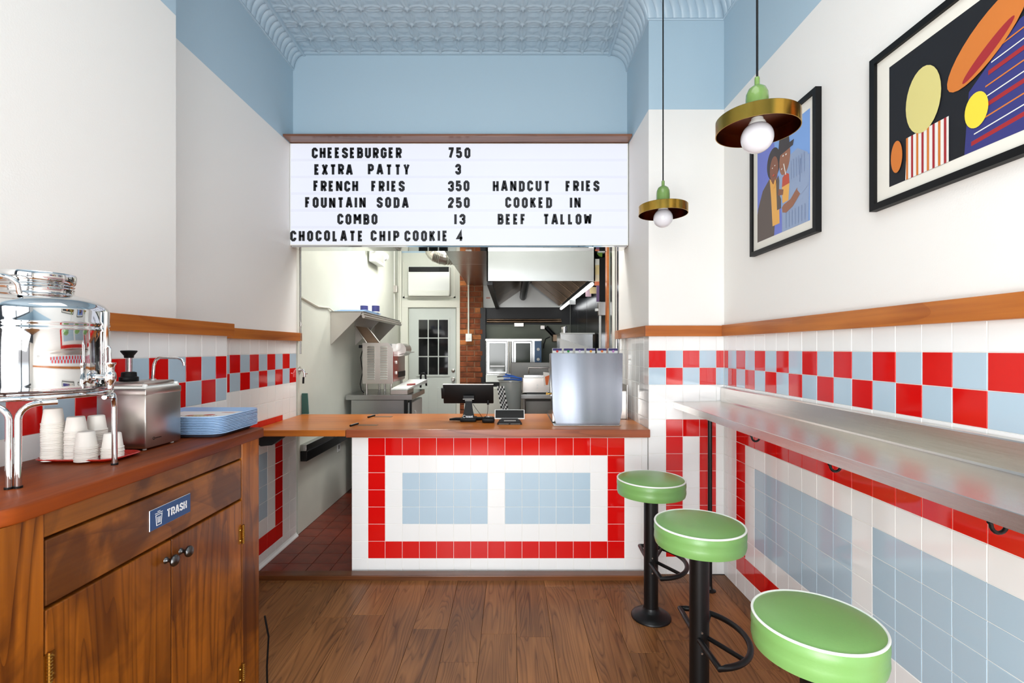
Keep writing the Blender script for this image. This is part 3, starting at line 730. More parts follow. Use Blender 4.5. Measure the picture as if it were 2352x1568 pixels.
# ---- condiment pump
pm = thing('condiment_pump', 'square steel condiment pump with black plunger and curved spout', 'condiment pump', (-1.243, 1.63, ZW))
bx0, bx1, by0, by1 = -1.325, -1.165, 1.545, 1.712
MB().box(bx0, bx1, by0, by1, ZW+.006, 1.305, bev=.006).build('housing', M_satin, pm, smooth=40)
MB().box(bx0-.0006, bx1+.0006, by0-.0006, by1+.0006, 1.289, 1.3125, bev=.004).build('collar', M_satin, pm, smooth=40)
MB().box(bx0+.004, bx1-.004, by0+.004, by1-.004, 1.3115, 1.319, bev=.003).build('inner_jar', M_acw, pm, label='white plastic inner jar rim')
for a, b in ((bx1-.012, by0+.012), (bx1-.012, by1-.012), (bx0+.012, by0+.012), (bx0+.012, by1-.012)):
    MB().lathe([(0, .008), (.006, .0075), (.008, .003), (.008, 0)], (a, b, 1.3185), 12).build('corner_button', M_acw, pm, smooth=50)
MB().box(bx0+.012, bx1-.014, by0+.012, by1-.014, 1.318, 1.333, bev=.004).build('lid', M_satin, pm, smooth=40)
px_, py_ = -1.272, 1.612
MB().lathe([(.026, 0), (.027, .002), (.027, .014), (.022, .016), (.021, .030), (.014, .032)], (px_, py_, 1.332), 24).build('pump_collar', M_blackp, pm, smooth=40)
MB().cyl((px_, py_, 0), .0095, 1.36, 1.415, 20).build('plunger_rod', M_mirror, pm, smooth=50)
MB().lathe([(0, 0), (.013, 0), (.014, .008), (.022, .019), (.0235, .022), (.022, .0245), (0, .0255)], (px_, py_, 1.410), 28).build('plunger_knob', M_blackp, pm, smooth=40)
sp = [(-1.232, 1.665, 1.330), (-1.231, 1.665, 1.345), (-1.228, 1.666, 1.385), (-1.222, 1.667, 1.402), (-1.210, 1.668, 1.410), (-1.18, 1.67, 1.410), (-1.15, 1.672, 1.409), (-1.138, 1.673, 1.404), (-1.131, 1.674, 1.393), (-1.129, 1.674, 1.382)]
MB().tube(sp, .0048, 12).build('spout', M_mirror, pm, smooth=60)
MB().lathe([(0, .006), (.010, .005), (.012, 0)], (-1.232, 1.665, 1.332), 16).build('spout_nut', M_satin, pm, smooth=40)
for a in (bx0+.02, bx1-.02):
    for b in (by0+.02, by1-.02): MB().cyl((a, b, ZW), .006, 0, .007, 12).build('foot', M_acw, pm)
lm = MB().tube([(bx1+.0004, 1.579+.004*math.cos(2*PI*i/14), 1.148+.004*math.sin(2*PI*i/14)) for i in range(14)], .0008, 5, closed=True)
for k in range(11):
    lm.box(bx1-.0002, bx1+.0004, 1.586+k*.0026, 1.5874+k*.0026, 1.1465, 1.1495)
lm.build('maker_mark', M_blackp, pm)

# ---- stack of blue trays
for k in range(11):
    z = ZW+k*.006; t0 = thing('food_tray', None, None, (-1.222, 1.92, z)) if k == 10 else None
    mbt = traymesh(-1.405, -1.058+random.uniform(-.001, .001), 1.762, 2.062+random.uniform(-.001, .001), z, .05,
                   [(.030, 0), (.008, .0140), (.001, .0142), (0, .0165), (.0015, .0185), (.006, .0178), (.030, .0035)])
    lab = 'lowest blue plastic food tray, touching the worktop' if k == 0 else 'blue plastic food tray, %s in the stack on the worktop' % ['', 'second from the bottom', 'third from the bottom', 'fourth from the bottom', 'fifth from the bottom', 'sixth up, at the middle', 'fifth from the top', 'fourth from the top', 'third from the top', 'second from the top', 'topmost'][k]
    if k < 10: mbt.build('food_tray', M_tray, smooth=40, label=lab, cat='tray', group='blue food trays stacked on the worktop')
    else:
        tag(t0, 'topmost blue plastic food tray of the stack', 'tray', 'blue food trays stacked on the worktop')
        mbt.build('tray_shell', M_tray, t0, smooth=40)
zt = ZW+.060+.0045
ln = thing('tray_liner', 'white paper liner with a red and black printed design in the topmost blue tray', 'paper liner', (-1.23, 1.91, zt))
MB().box(-1.37, -1.094, 1.800, 2.028, zt, zt+.0006).build('sheet', M_paper, ln)
pr = MB(); rd = flat('print_red', 190, 70, 60); bk = flat('print_black', 40, 40, 40); gd = flat('print_sand', 200, 180, 140)
for cxx, cyy, a, b, m_ in ((-1.23, 1.90, .05, .026, gd), (-1.195, 1.92, .022, .016, rd), (-1.262, 1.905, .014, .012, rd), (-1.33, 1.85, .026, .008, rd), (-1.16, 1.99, .03, .006, rd)):
    n = 20; pr.add([(cxx+a*math.cos(2*PI*i/n), cyy+b*math.sin(2*PI*i/n), zt+.0008+(.0002 if m_ is rd else 0)) for i in range(n)], [tuple(range(n))], m_)
for k in range(14):
    a = PI*(.1+.8*k/13); x = -1.23-.075*math.cos(a); y = 1.885-.035*math.sin(a)+.03
    pr.add([(x-.003, y-.004, zt+.001), (x+.002, y-.004, zt+.001), (x+.003, y+.004, zt+.001), (x-.002, y+.004, zt+.001)], [(0, 1, 2, 3)], bk)
pr.build('printed_design', None, ln)

# ================================================================= BAR SHELF ON THE RIGHT
bs = thing('bar_shelf', 'long brushed steel wall bar with upstand and black post', 'shelf', (1.2, 1.6, 1.10))
XFr, YE = 1.044, YP-.004
MB().prism([(XFr, 1.100), (XFr, 1.063), (XFr+.004, 1.063), (XFr+.004, 1.094), (1.340, 1.106), (1.3445, 1.112), (1.3445, 1.194), (1.3655, 1.196), (1.3655, 1.186), (1.350, 1.186), (1.350, 1.09), (XFr+.02, 1.09), (XFr+.02, 1.098)][:0] or
           [(XFr, 1.1), (XFr+.0015, 1.1015), (1.336, 1.108), (1.3425, 1.114), (1.3435, 1.192), (1.346, 1.196), (1.3655, 1.198), (1.3655, 1.090), (XFr+.004, 1.083), (XFr+.004, 1.063), (XFr, 1.063)],
           YF+.5, YE, 'Y').build('steel_top', M_steelx, bs)
po = MB().cyl((1.19, 2.88, 0), .0125, .004, 1.086, 20).build('post', M_black, bs, smooth=50)
MB().lathe([(0, 0), (.034, 0), (.034, .004), (.016, .012), (.0125, .03)], (1.19, 2.88, 0), 24).build('post_foot', M_black, bs, smooth=50)
for yy in (1.085, 1.63, 2.16):
    hk = MB().box(1.070, 1.13, yy-.010, yy+.010, 1.078, 1.084)
    hk.tube([(1.115, yy, 1.08), (1.115, yy, 1.055)]+[(1.097+.018*math.cos(math.radians(a)), yy, 1.047+.020*math.sin(math.radians(a))) for a in range(0, -190, -20)]+[(1.074, yy, 1.052)], .0045, 8)
    hk.build('hook', M_black, bs, smooth=50)

# ================================================================= STOOLS
def stool(x, y, zs, r, label):
    t = thing('bar_stool', label, 'stool', (x, y, 0), 'green bar stools')
    k = r/.18
    MB().lathe([(0, .012), (r*.5, .010), (r*.85, .004), (r*.965, -.003)], (x, y, zs), 64).build('seat_top', M_vinyl, t, smooth=60)
    MB().tube([(x+r*.975*math.cos(2*PI*i/72), y+r*.975*math.sin(2*PI*i/72), zs-.003) for i in range(72)], .0042*k, 8, closed=True).build('piping', M_pipe, t, smooth=60)
    MB().lathe([(r*.965, -.003), (r*.995, -.012), (r*1.0, -.03), (r*.988, -.046), (r*.995, -.052), (r*.998, -.066), (r*.975, -.082), (r*.9, -.086), (0, -.086)], (x, y, zs), 72).build('seat_cushion', M_vinyl, t, smooth=45)
    MB().lathe([(0, -.086), (.09, -.086), (.09, -.092), (.045, -.096)], (x, y, zs), 32).build('seat_plate', M_black, t, smooth=40)
    MB().cyl((x, y, 0), .0375, .02, zs-.09, 32).build('post', M_black, t, smooth=50)
    MB().lathe([(0, 0), (.104, 0), (.105, .004), (.100, .012), (.080, .024), (.055, .032), (.043, .042), (.0385, .055)], (x, y, 0), 48).build('base', M_black, t, smooth=50)
    R_, z = .20, .30
    fr_ = MB().tube([(x-.012, y-.037, z), (x-.01, y-.12, z), (x-.006, y-R_*1.03, z)]+[(x+.0+R_*.90*math.cos(math.radians(a)), y+R_*math.sin(math.radians(a)), z) for a in range(-84, 85, 6)]+[(x-.006, y+R_*1.0, z), (x-.01, y+.12, z), (x-.012, y+.037, z)], .0115, 10)
    fr_.tube([(x+.03, y-.024, z), (x+R_*.9*.60, y-R_*.80, z)], .009, 8).tube([(x+.03, y+.024, z), (x+R_*.9*.60, y+R_*.80, z)], .009, 8)
    fr_.build('footrest', M_black, t, smooth=60)
    bo = MB()
    for q in (.25, .33): bo.lathe([(0, .004), (.004, .003), (.005, 0)], (x, y, 0), 8) if False else bo.cyl((x-.004, y-.0375, q), .004, -.003, .002, 8, axis='Y')
    bo.build('bolt', M_satin, t)
    return t
stool(.757, 2.60, .745, .180, 'farthest green bar stool, standing before the counter corner')
stool(.753, 1.926, .747, .1735, 'middle green bar stool of the row beside the steel bar')
stool(.792, 1.25, .744, .1530, 'nearest green bar stool, its base cut off by the bottom of the photo')

# ================================================================= PENDANTS
def pendant(x, y, label):
    t = thing('pendant_lamp', label, 'lamp', (x, y, ZC-.01), 'brass pendant lamps')
    MB().tube([(x, y, 2.316), (x, y, ZC-.02)], .0036, 8).build('cord', M_blackp, t)
    MB().lathe([(0, -.03), (.05, -.03), (.055, -.022), (.055, 0)], (x, y, ZC), 28).build('ceiling_rose', M_green, t, smooth=50)
    MB().lathe([(.0036, .134), (.007, .133), (.008, .128), (.008, .106), (.014, .105), (.026, .096), (.033, .080), (.0345, .06), (.0345, .004), (.0345, 0)], (x, y, 2.186), 36).build('socket_cap', M_green, t, smooth=50)
    R_ = .125
    MB().lathe([(.02, .046), (R_-.002, .046), (R_, .044), (R_, 0), (R_-.0025, 0)], (x, y, 2.143), 72).build('shade', M_brass, t, smooth=40)
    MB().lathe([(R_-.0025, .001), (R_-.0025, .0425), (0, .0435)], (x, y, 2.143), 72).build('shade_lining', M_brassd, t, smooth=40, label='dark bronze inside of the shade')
    MB().lathe([(.026, 0), (.026, .008), (.023, .009), (.023, .014), (.018, .016), (.018, .024)], (x, y, 2.162), 28).build('lamp_holder', M_acw, t, smooth=40)
    MB().lathe([(.0492*math.sin(PI*k/28), -.0492*math.cos(PI*k/28)) for k in range(26)]+[(.014, .052)], (x, y, 2.124), 36).build('bulb', M_bulb, t, smooth=60)
    return t
pendant(.80, 1.566, 'nearer brass disc pendant lamp with green cap, overlapping the smaller framed picture')
pendant(.80, 2.53, 'farther brass disc pendant lamp with green cap, beside the menu sign')

# ================================================================= PICTURES
def picture(y0, y1, z0, z1, fw, iy0, iy1, iz0, iz1, label, shapes, bg):
    t = thing('framed_picture', label, 'picture', (XR, (y0+y1)/2, z0))
    xf = XR-.028
    MB().box(xf, XR-.001, y0, y0+fw, z0, z1).box(xf, XR-.001, y1-fw, y1, z0, z1).box(xf, XR-.001, y0+fw, y1-fw, z0, z0+fw).box(xf, XR-.001, y0+fw, y1-fw, z1-fw, z1).build('frame', M_blackp, t)
    MB().box(XR-.016, XR-.012, y0+fw, y1-fw, z0+fw, z1-fw).build('mat_board', M_matb, t)
    xs = XR-.0165
    MB().box(xs, XR-.016, iy0, iy1, iz0, iz1).build('photo_print', bg, t)
    mb = MB(); k = 1
    for m_, pts_ in shapes:      # u from the far (left in the photo) side 0..1, v up 0..1
        q = [(min(max(u, 0), 1), min(max(v, 0), 1)) for u, v in pts_]
        mb.add([(xs-.00012*k, iy1-u*(iy1-iy0), iz0+v*(iz1-iz0)) for u, v in q], [tuple(range(len(q)))], m_); k += 1
    mb.build('printed_image', None, t)
    return t
def ell(cu_, cv_, a, b, rot=0, n=28):
    r = math.radians(rot)
    return [(cu_+a*math.cos(2*PI*i/n)*math.cos(r)-b*math.sin(2*PI*i/n)*math.sin(r), cv_+a*math.cos(2*PI*i/n)*math.sin(r)+b*math.sin(2*PI*i/n)*math.cos(r)) for i in range(n)]
c_coat = flat('print_brown', 98, 86, 80); c_hair = flat('print_hair', 66, 60, 62); c_sk = flat('print_skin', 140, 92, 72); c_sk2 = flat('print_skin2', 156, 106, 82)
c_or = flat('print_orange', 238, 178, 90); c_pl = flat('print_plaid', 150, 168, 198); c_pl2 = flat('print_plaid_dark', 118, 136, 172); c_bl = flat('print_sky', 128, 168, 226); c_vi = flat('print_violet', 116, 128, 208)
c_red = flat('print_cup_red', 196, 82, 60); c_w = flat('print_white', 232, 230, 224)
sh = [(c_bl, [(.55, 0), (1, 0), (1, 1), (.35, 1)]),
      (c_coat, [(0, 0), (.36, 0), (.40, .30), (.36, .55), (.26, .60), (.12, .52), (.02, .36), (0, .3)]),
      (c_or, [(.33, .10), (.47, .10), (.46, .30), (.42, .56), (.27, .60), (.30, .40)]),
      (c_coat, [(.42, .24), (.50, .24), (.50, .40), (.45, .58), (.40, .55)]),
      (c_hair, ell(.35, .73, .135, .16)), (c_sk, ell(.36, .67, .085, .13)), (c_sk, [(.30, .60), (.40, .58), (.36, .52), (.31, .54)]),
      (c_pl, [(.52, 0), (.98, 0), (1, .45), (.97, .62), (.80, .72), (.62, .70), (.47, .55), (.46, .40), (.52, .30)]),
      (c_sk2, ell(.57, .70, .10, .15, -12)), (c_hair, [(.44, .76), (.72, .78), (.74, .83), (.66, .83), (.64, .95), (.56, 1.0), (.47, .94), (.45, .82)]),
      (c_or, [(.53, .28), (.64, .28), (.66, .44), (.52, .44)]), (c_red, [(.52, .44), (.66, .44), (.65, .53), (.59, .56), (.53, .53)]),
      (c_w, [(.585, .54), (.60, .54), (.56, .66), (.545, .66)]),
      (c_sk2, [(.52, .24), (.55, .26), (.68, .28), (.90, .42), (.97, .36), (.72, .20), (.60, .17), (.53, .19)]),
      (c_sk, [(.44, .38), (.54, .36), (.55, .41), (.46, .44)]),
      (c_pl, [(.80, .33), (.86, .27), (1, .33), (1, .60), (.88, .58), (.80, .46)]), (c_pl2, [(.835, .40), (.85, .385), (.86, .60), (.85, .61)]),
      (c_w, [(.505, .612), (.53, .618), (.53, .628), (.505, .622)]), (c_w, ell(.545, .74, .012, .008)), (c_w, ell(.60, .735, .012, .008)), (c_w, ell(.335, .69, .010, .006)), (c_w, ell(.385, .70, .010, .006)), (c_red, ell(.36, .61, .022, .010)),
      (c_or, [(.30, .52), (.355, .47), (.41, .53), (.39, .56), (.355, .51), (.32, .56)])]
for k in range(7): sh.append((c_pl2, [(.60+.055*k, .02), (.607+.055*k, .02), (.607+.055*k, .17), (.60+.055*k, .17)]))
for k in range(6): sh.append((c_pl2, [(.70+.045*k, .46), (.706+.045*k, .46), (.70+.045*k, .64), (.694+.045*k, .64)]))
picture(2.12, 2.704, 1.954, 2.592, .022, 2.178, 2.64, 2.020, 2.525, 'smaller black-framed photo of two people sharing a drink, one in a black hat', sh, c_vi)
d_bg = flat('print_night', 8, 10, 18); d_y = flat('print_cream', 214, 204, 130); d_o = flat('print_amber', 206, 118, 44); d_st = flat('print_navy', 50, 52, 120); d_rd = flat('print_crimson', 160, 34, 40)
d_yy = flat('print_yellow', 236, 214, 60); d_gr = flat('print_teal', 60, 70, 66)
sh2 = []
def band(m, u0, v0, u1, v1, w_): 
    return (m, [(u0, v0), (u1, v1), (u1, v1+w_), (u0, v0+w_)])
sh2.append((d_st, [(.40, 0), (1, 0), (1, .62), (.86, .78), (.62, .70), (.42, .42)]))
for k in range(9): sh2.append(band((d_rd, c_w, d_o)[k % 3], .43+.012*k, .04+.07*k, 1, .16+.07*k, (.03, .008, .01)[k % 3]))
sh2.append((c_w, [(.10, 0), (.33, 0), (.33, .33), (.11, .33)]))
for k in range(8): sh2.append(((d_o, d_rd)[k % 2], [(.105+.029*k, 0), (.117+.029*k, 0), (.117+.029*k, .33), (.105+.029*k, .33)]))
sh2 += [(d_y, ell(.20, .56, .095, .25, 0)), (d_o, ell(.49, .70, .11, .26, -32)), (d_yy, ell(.455, .27, .05, .12, 0)), (d_o, ell(.05, .22, .035, .13)), (d_rd, ell(.50, .62, .03, .16, -40))]
picture(.93, 1.803, 1.950, 2.512, .024, 1.01, 1.722, 2.016, 2.442, 'large black-framed print of rounded yellow and orange forms on black', sh2, d_bg)

# ================================================================= THINGS ON THE COUNTER
ZT = .931
def text_mesh(s, size, mat_, parent, place, name='lettering'):
    cu2 = bpy.data.curves.new('t', 'FONT'); cu2.body = s; cu2.size = size; cu2.extrude = .0003; cu2.offset = size*.02; cu2.align_x = 'CENTER'
    o = bpy.data.objects.new('t', cu2); COL.objects.link(o); dg = bpy.context.evaluated_depsgraph_get()
    me = bpy.data.meshes.new_from_object(o.evaluated_get(dg)); bpy.data.objects.remove(o)
    mb = MB(); mb.add([place(q.co) for q in me.vertices], [tuple(f.vertices) for f in me.polygons])
    bpy.data.meshes.remove(me)
    return mb.build(name, mat_, parent)
# register: tablet seen from behind on a stand
YR = 3.44; rx = PXc(1077, YR)
rg = thing('register_tablet', 'black register tablet on a flared stand, seen from behind', 'register', (rx, YR, ZT))
def tilt(x, y, z, c, ang):
    a = math.radians(ang); dy, dz = y-c[0], z-c[1]
    return (x, c[0]+dy*math.cos(a)-dz*math.sin(a), c[1]+dy*math.sin(a)+dz*math.cos(a))
tb = MB().box(rx-.182, rx+.175, YR-.006, YR+.010, 1.047, 1.192, bev=.005); tb.v = [tilt(*v, (YR, 1.12), 18) for v in tb.v]
tb.build('tablet_back', M_blackp, rg, smooth=40)
ts = MB().box(rx-.178, rx+.171, YR+.010, YR+.013, 1.051, 1.188); ts.v = [tilt(*v, (YR, 1.12), 18) for v in ts.v]; ts.build('screen', M_screen, rg)
te = MB().box(rx-.183, rx+.176, YR-.003, YR+.009, 1.190, 1.1945, bev=.002); te.v = [tilt(*v, (YR, 1.12), 18) for v in te.v]; te.build('top_edge', M_satin, rg, label='silver top edge')
cr = MB().box(rx-.196, rx-.170, YR-.008, YR+.012, 1.085, 1.165, bev=.004); cr.v = [tilt(*v, (YR, 1.12), 18) for v in cr.v]; cr.build('card_reader', M_blackp, rg, smooth=40)
MB().box(rx-.04, rx+.04, YR-.028, YR-.012, 1.083, 1.112, bev=.003).build('mount', M_blackp, rg)
MB().box(rx-.040, rx+.038, YR-.030, YR-.027, 1.083, 1.088).box(rx-.026, rx+.024, YR-.030, YR-.027, 1.073, 1.077).build('silver_trim', M_dull, rg)
st_pts = []
nseg = 8; vs = []; 
for k in range(nseg+1):
    t = k/nseg; z = ZT+.02+(1.095-ZT-.02)*t; hw = .046-.022*math.sin(PI/2*min(1, t*1.3)); yc = YR-.045+.035*t
    vs += [(rx-hw, yc-.008, z), (rx+hw, yc-.008, z), (rx+hw, yc+.008, z), (rx-hw, yc+.008, z)]
fs = [(3, 2, 1, 0), tuple(nseg*4+i for i in range(4))]
for k in range(nseg):
    for i in range(4): j = (i+1) % 4; fs.append((k*4+i, k*4+j, k*4+4+j, k*4+4+i))
MB().add(vs, fs).build('stand_neck', M_blackp, rg, smooth=40)
MB().box(rx-.055, rx+.055, YR-.075, YR+.06, ZT, ZT+.024, bev=.006).build('stand_base', M_blackp, rg, smooth=40)
MB().tube([(rx-.045, YR-.03, ZT+.014), (rx-.09, YR-.025, ZT+.014), (rx-.135, YR-.02, ZT+.010)], [.012, .011, .007], 10).build('scanner_arm', M_blackp, rg, smooth=50)
MB().tube([(rx+.045, YR-.0, ZT+.012), (rx+.10, YR+.02, ZT+.012), (rx+.15, YR+.03, ZT+.011)], [.013, .012, .009], 10).build('scanner_arm', M_blackp, rg, smooth=50)
text_mesh('toast', .024, M_signw, rg, lambda q: (rx+.008+q.x, YR-.0562+.004-q.z, ZT+.028+q.y))
rgm = MB().tube([(rx-.028+.009*math.cos(math.radians(a)), YR-.053, ZT+.036+.009*math.sin(math.radians(a))) for a in range(30, 331, 20)], .0013, 6); rgm.build('ring_mark', M_signw, rg)
MB().tube([(rx+.137, YR-.008, 1.075), (rx+.137, YR-.015, 1.045)], .008, 10).build('cable_plug', M_blackp, rg)
ck = MB().tube([(rx+.137, YR-.015, 1.045), (rx+.135, YR-.02, 1.00), (rx+.13, YR-.035, .97), (rx+.123, YR-.05, .952)], .0018, 6)
ck.tube([(rx+.03, YR-.012, 1.05), (rx+.05, YR-.02, 1.02), (rx+.08, YR-.035, .985), (rx+.10, YR-.05, .955)], .0018, 6)
ck.build('cable', M_blackp, rg)
MB().box(.0, .01, 0, .01, 0, .01)
rxp = PXc(1122, 3.34)
rdp = thing('card_puck', 'small black card reader puck on the countertop beside the register', 'card reader', (rxp, 3.35, ZT))
MB().box(rxp-.044, rxp+.042, 3.31, 3.39, ZT, ZT+.036, bev=.012).build('shell', M_blackp, rdp, smooth=40)
MB().box(rxp-.03, rxp+.03, 3.315, 3.37, ZT+.036, ZT+.040, bev=.002).build('cradle', M_screen, rdp)
# customer display
dx_ = PXc(1170.5, 3.3)
dp = thing('payment_screen', 'low payment screen with white edge and black wedge base on the countertop', 'payment terminal', (dx_, 3.3, ZT))
b1 = MB().box(dx_-.102, dx_+.102, 3.26, 3.272, .968, 1.038, bev=.004); b1.v = [tilt(*v, (3.26, .97), -32) for v in b1.v]; b1.build('bezel', M_acw, dp, smooth=40)
b2 = MB().box(dx_-.096, dx_+.096, 3.2575, 3.2605, .974, 1.032); b2.v = [tilt(*v, (3.26, .97), -32) for v in b2.v]; b2.build('screen', M_screen, dp)
MB().prism([(dx_-.085, ZT), (dx_+.085, ZT), (dx_+.055, .972), (dx_-.055, .972)], 3.25, 3.33, 'Y').build('wedge_base', M_blackp, dp)
MB().box(dx_-.072, dx_-.006, 3.2485, 3.251, ZT+.003, ZT+.006).box(dx_+.006, dx_+.072, 3.2485, 3.251, ZT+.003, ZT+.006).box(dx_-.038, dx_+.042, 3.2485, 3.251, .955, .960).build('silver_trim', M_dull, dp)
# soda dispenser (its back faces us)
sd = thing('soda_dispenser', 'stainless steel soda dispenser with its plain back turned to the room', 'soda dispenser', (.51, 3.4, ZT))
Yd = 3.19
def dxp(p): return PXc(p, Yd)
MB().prism([(dxp(1278), ZT+.006), (dxp(1423), ZT+.006), (dxp(1429), PZc(944, Yd)), (dxp(1430.5), PZc(811, Yd)), (dxp(1266), PZc(811, Yd)), (dxp(1270), PZc(944, Yd))], Yd+.004, Yd+.10, 'Y').build('shell', M_steelv, sd)
cpv, cpf = [], []
for i in range(25):
    t = i/24; yb = Yd-.0035*math.sin(PI*t)+.0012*math.sin(t*11)
    for a_, b_, p_ in ((1278.5, 1422.5, ZT+.0065), (1270.5, 1428.5, PZc(943, Yd)), (1266.5, 1430, PZc(811.5, Yd))):
        cpv.append((dxp(a_+(b_-a_)*t), yb, p_))
for i in range(24):
    for j in range(2): cpf.append((i*3+j, (i+1)*3+j, (i+1)*3+j+1, i*3+j+1))
MB().add(cpv, cpf).build('back_panel', M_steelv, sd, smooth=60)
MB().box(.285, dxp(1425), Yd-.006, 3.76, ZT, ZT+.008, bev=.002).build('base_plate', M_steel, sd)
MB().prism([(Yd+.1, .945), (3.74, .945), (3.74, .96), (3.5, 1.0), (Yd+.1, 1.02)], .288, .30, 'X').build('side_guard', M_steel, sd)
MB().box(.275, .735, Yd+.1, 3.40, 1.12, PZc(813, Yd)).build('tower', M_steel, sd)
mk = [(200, 50, 50), (50, 150, 70), (215, 200, 225), (230, 160, 60), (230, 120, 60), (200, 140, 200)]
Yl = 3.36
lx = [1268.8, 1294, 1320, 1345.5, 1371, 1396.5]
for k in range(6):
    a = PXc(lx[k], Yl); wdt = 21*Yl/F; z0, z1 = PZc(812, Yl), PZc(799, Yl)
    v_ = MB().box(a, a+wdt, Yl-.02, Yl+.02, z0, z1-.002, bev=.002).build('valve_cap', M_acw, sd)
    MB().box(a+.001, a+wdt-.001, Yl-.0215, Yl-.0195, PZc(805, Yl), z1-.003).build('colour_band', flat('label_violet', 44, 30, 96), v_)
    MB().cyl((a+wdt/2, Yl-.0205, PZc(806.5, Yl)), .0085, -.002, .001, 14, axis='Y').build('flavour_dot', flat('dot_%d' % k, *mk[k]), v_)
kx = PXc(1257, 3.3); kz = PZc(903, 3.3)
MB().lathe([(0, -.004), (.007, -.004), (.007, .008), (0, .008)], (kx+.016, 3.27, kz), 12, axis='X').tube([(kx-.004+.006*math.cos(2*PI*i/12), 3.27, kz+.006*math.sin(2*PI*i/12)) for i in range(12)], .0018, 6, closed=True).box(kx+.002, kx+.012, 3.269, 3.271, kz-.002, kz+.002).build('lock_key', M_hinge, sd)
# box behind dispenser
nb = thing('paper_holder', 'grey metal box standing against the tiled pier behind the soda dispenser', 'box', (.83, 3.55, ZT))
MB().box(.748, .842, 3.50, 3.70, ZT, 1.135, bev=.003).build('shell', M_satin, nb)
MB().box(.752, .80, 3.51, 3.69, 1.135, 1.139).build('slot', M_blackp, nb)
MB().box(.842, .846, 3.49, 3.70, ZT, 1.18).build('back_plate', M_satin, nb)

# ================================================================= KITCHEN
# --- rear door (structure) with panes
YD = YK-.03
dr1 = thing('door_1', None, None, (PXc(993, YD), YD, 0), kind='structure')
def bxp(mb, a, b, t, u, Y0, Y1, m=None, bev=0): return mb.box(PXc(a, Y0), PXc(b, Y0), Y0, Y1, PZc(t, Y0), PZc(u, Y0), m, bev)
MB().box(PXc(940, YD), PXc(1047, YD), YD, YK+.0, 0, PZc(708, YD), bev=.003).build('door_leaf', M_kdoor, dr1)
fz = PZc(690, YD)
MB().box(PXc(921, YD), PXc(938, YD), YD-.03, YK-.001, 0, PZc(706.2, YD)).box(PXc(1049, YD), PXc(1064, YD), YD-.03, YK-.001, 0, PZc(706.2, YD)).box(PXc(921, YD), PXc(1064, YD), YD-.03, YK, PZc(706, YD), fz).build('door_frame', M_ktrim, dr1)
gx = [960.5, 983.5, 1007, 1030]; gy = [733, 776, 818.5, 861]
bxp(MB(), 957, 1033, 729.5, 864.5, YD-.012, YD).build('glazing_frame', M_kdoor, dr1)
for i in range(3):
    for j in range(3):
        bxp(MB(), gx[i]+1.2, gx[i+1]-1.2, gy[j]+1.2, gy[j+1]-1.2, YD-.016, YD-.012).build('pane', M_nightglass, dr1)
for a, b in ((958, 984), (1004, 1030)):
    bxp(MB(), a, b, 889, 990, YD-.006, YD, bev=.004).build('door_panel', M_kdoor, dr1)
for py, r_ in ((851, .026), (871, .030)):
    MB().lathe([(0, -.045 if r_ > .028 else -.02), (r_*.6, -.045 if r_ > .028 else -.02), (r_*.9, -.03 if r_ > .028 else -.012), (r_*.5, -.012), (r_, -.006), (r_, 0)], (PXc(1041, YD), YD-.001, PZc(py, YD)), 20, axis='Y').build('door_knob', M_satin, dr1, smooth=50)
# --- air conditioner
Ya = YK-.16
ac = thing('air_conditioner', 'white through-wall air conditioner with black grille above the kitchen door', 'air conditioner', (PXc(986, Ya), Ya, PZc(682, Ya)))
bxp(MB(), 937, 1033, 611, 677, Ya, YK, bev=.01).build('housing', M_acw, ac, smooth=40)
bxp(MB(), 938.5, 1031, 612.5, 624, Ya-.006, Ya, bev=.002).build('grille', M_blackp, ac)
for k in range(5): bxp(MB(), 940, 1008, 614+k*2, 614.7+k*2, Ya-.009, Ya-.005).build('slat', M_black, ac)
bxp(MB(), 939, 1031, 667, 679, Ya-.004, Ya+.03).build('lower_vent', M_ktrim, ac)
for k in range(4): bxp(MB(), 941, 1029, 668.5+k*2.6, 669.6+k*2.6, Ya-.008, Ya-.003).build('vent_slat', M_acw, ac)
MB().box(PXc(926, YK), PXc(1046, YK), YK-.02, YK, PZc(684, YK), PZc(681, YK)).box(PXc(1042, YK), PXc(1046, YK), YK-.02, YK, PZc(684, YK), PZc(602, YK)).box(PXc(926, YK), PXc(930, YK), YK-.02, YK, PZc(684, YK), PZc(602, YK)).build('trim_3', M_ktrim, kind='structure')
# --- brick column
YB = 7.0
br = MB().box(PXc(1056, YB), PXc(1109, YB), YB+.012, YK, 0, 3.1).build('brick_column', M_mortar, label='exposed brown brick column beside the kitchen door', cat='brick column')
off = woff(br)
x0b, x1b = PXc(1056, YB), PXc(1109, YB)
bmh = {}
for r in range(33):
    z = .25+.078*r; xx = x0b-(.11 if r % 2 else 0)
    while xx < x1b-.01:
        a, b = max(xx, x0b), min(xx+.208, x1b); xx += .215
        if b-a < .03: continue
        dpt = random.uniform(.004, .02)
        MB().box(a+.004, b-.004, YB-dpt+.01, YB+.03, z, z+.066, bev=.006).build('brick', M_brick2 if random.random() < .12 else M_brick, br)
cs = thing('light_switch', 'white switch box with conduit on the brick column', 'switch', (PXc(1076.5, 6.9), 6.93, PZc(784, 6.9)))
bxp(MB(), 1069.5, 1083.5, 766, 784, 6.92, 6.985, bev=.004).build('switch_box', M_acw, cs)
MB().cyl((PXc(1076.5, 6.9), 6.915, PZc(775, 6.9)), .02, -.004, .004, 16, axis='Y').build('dial', M_acw, cs)
MB().tube([(PXc(1076, 6.95), 6.96, PZc(766, 6.95)), (PXc(1076, 6.95), 6.96, 2.5)], .012, 8).build('conduit', M_ktrim, cs)
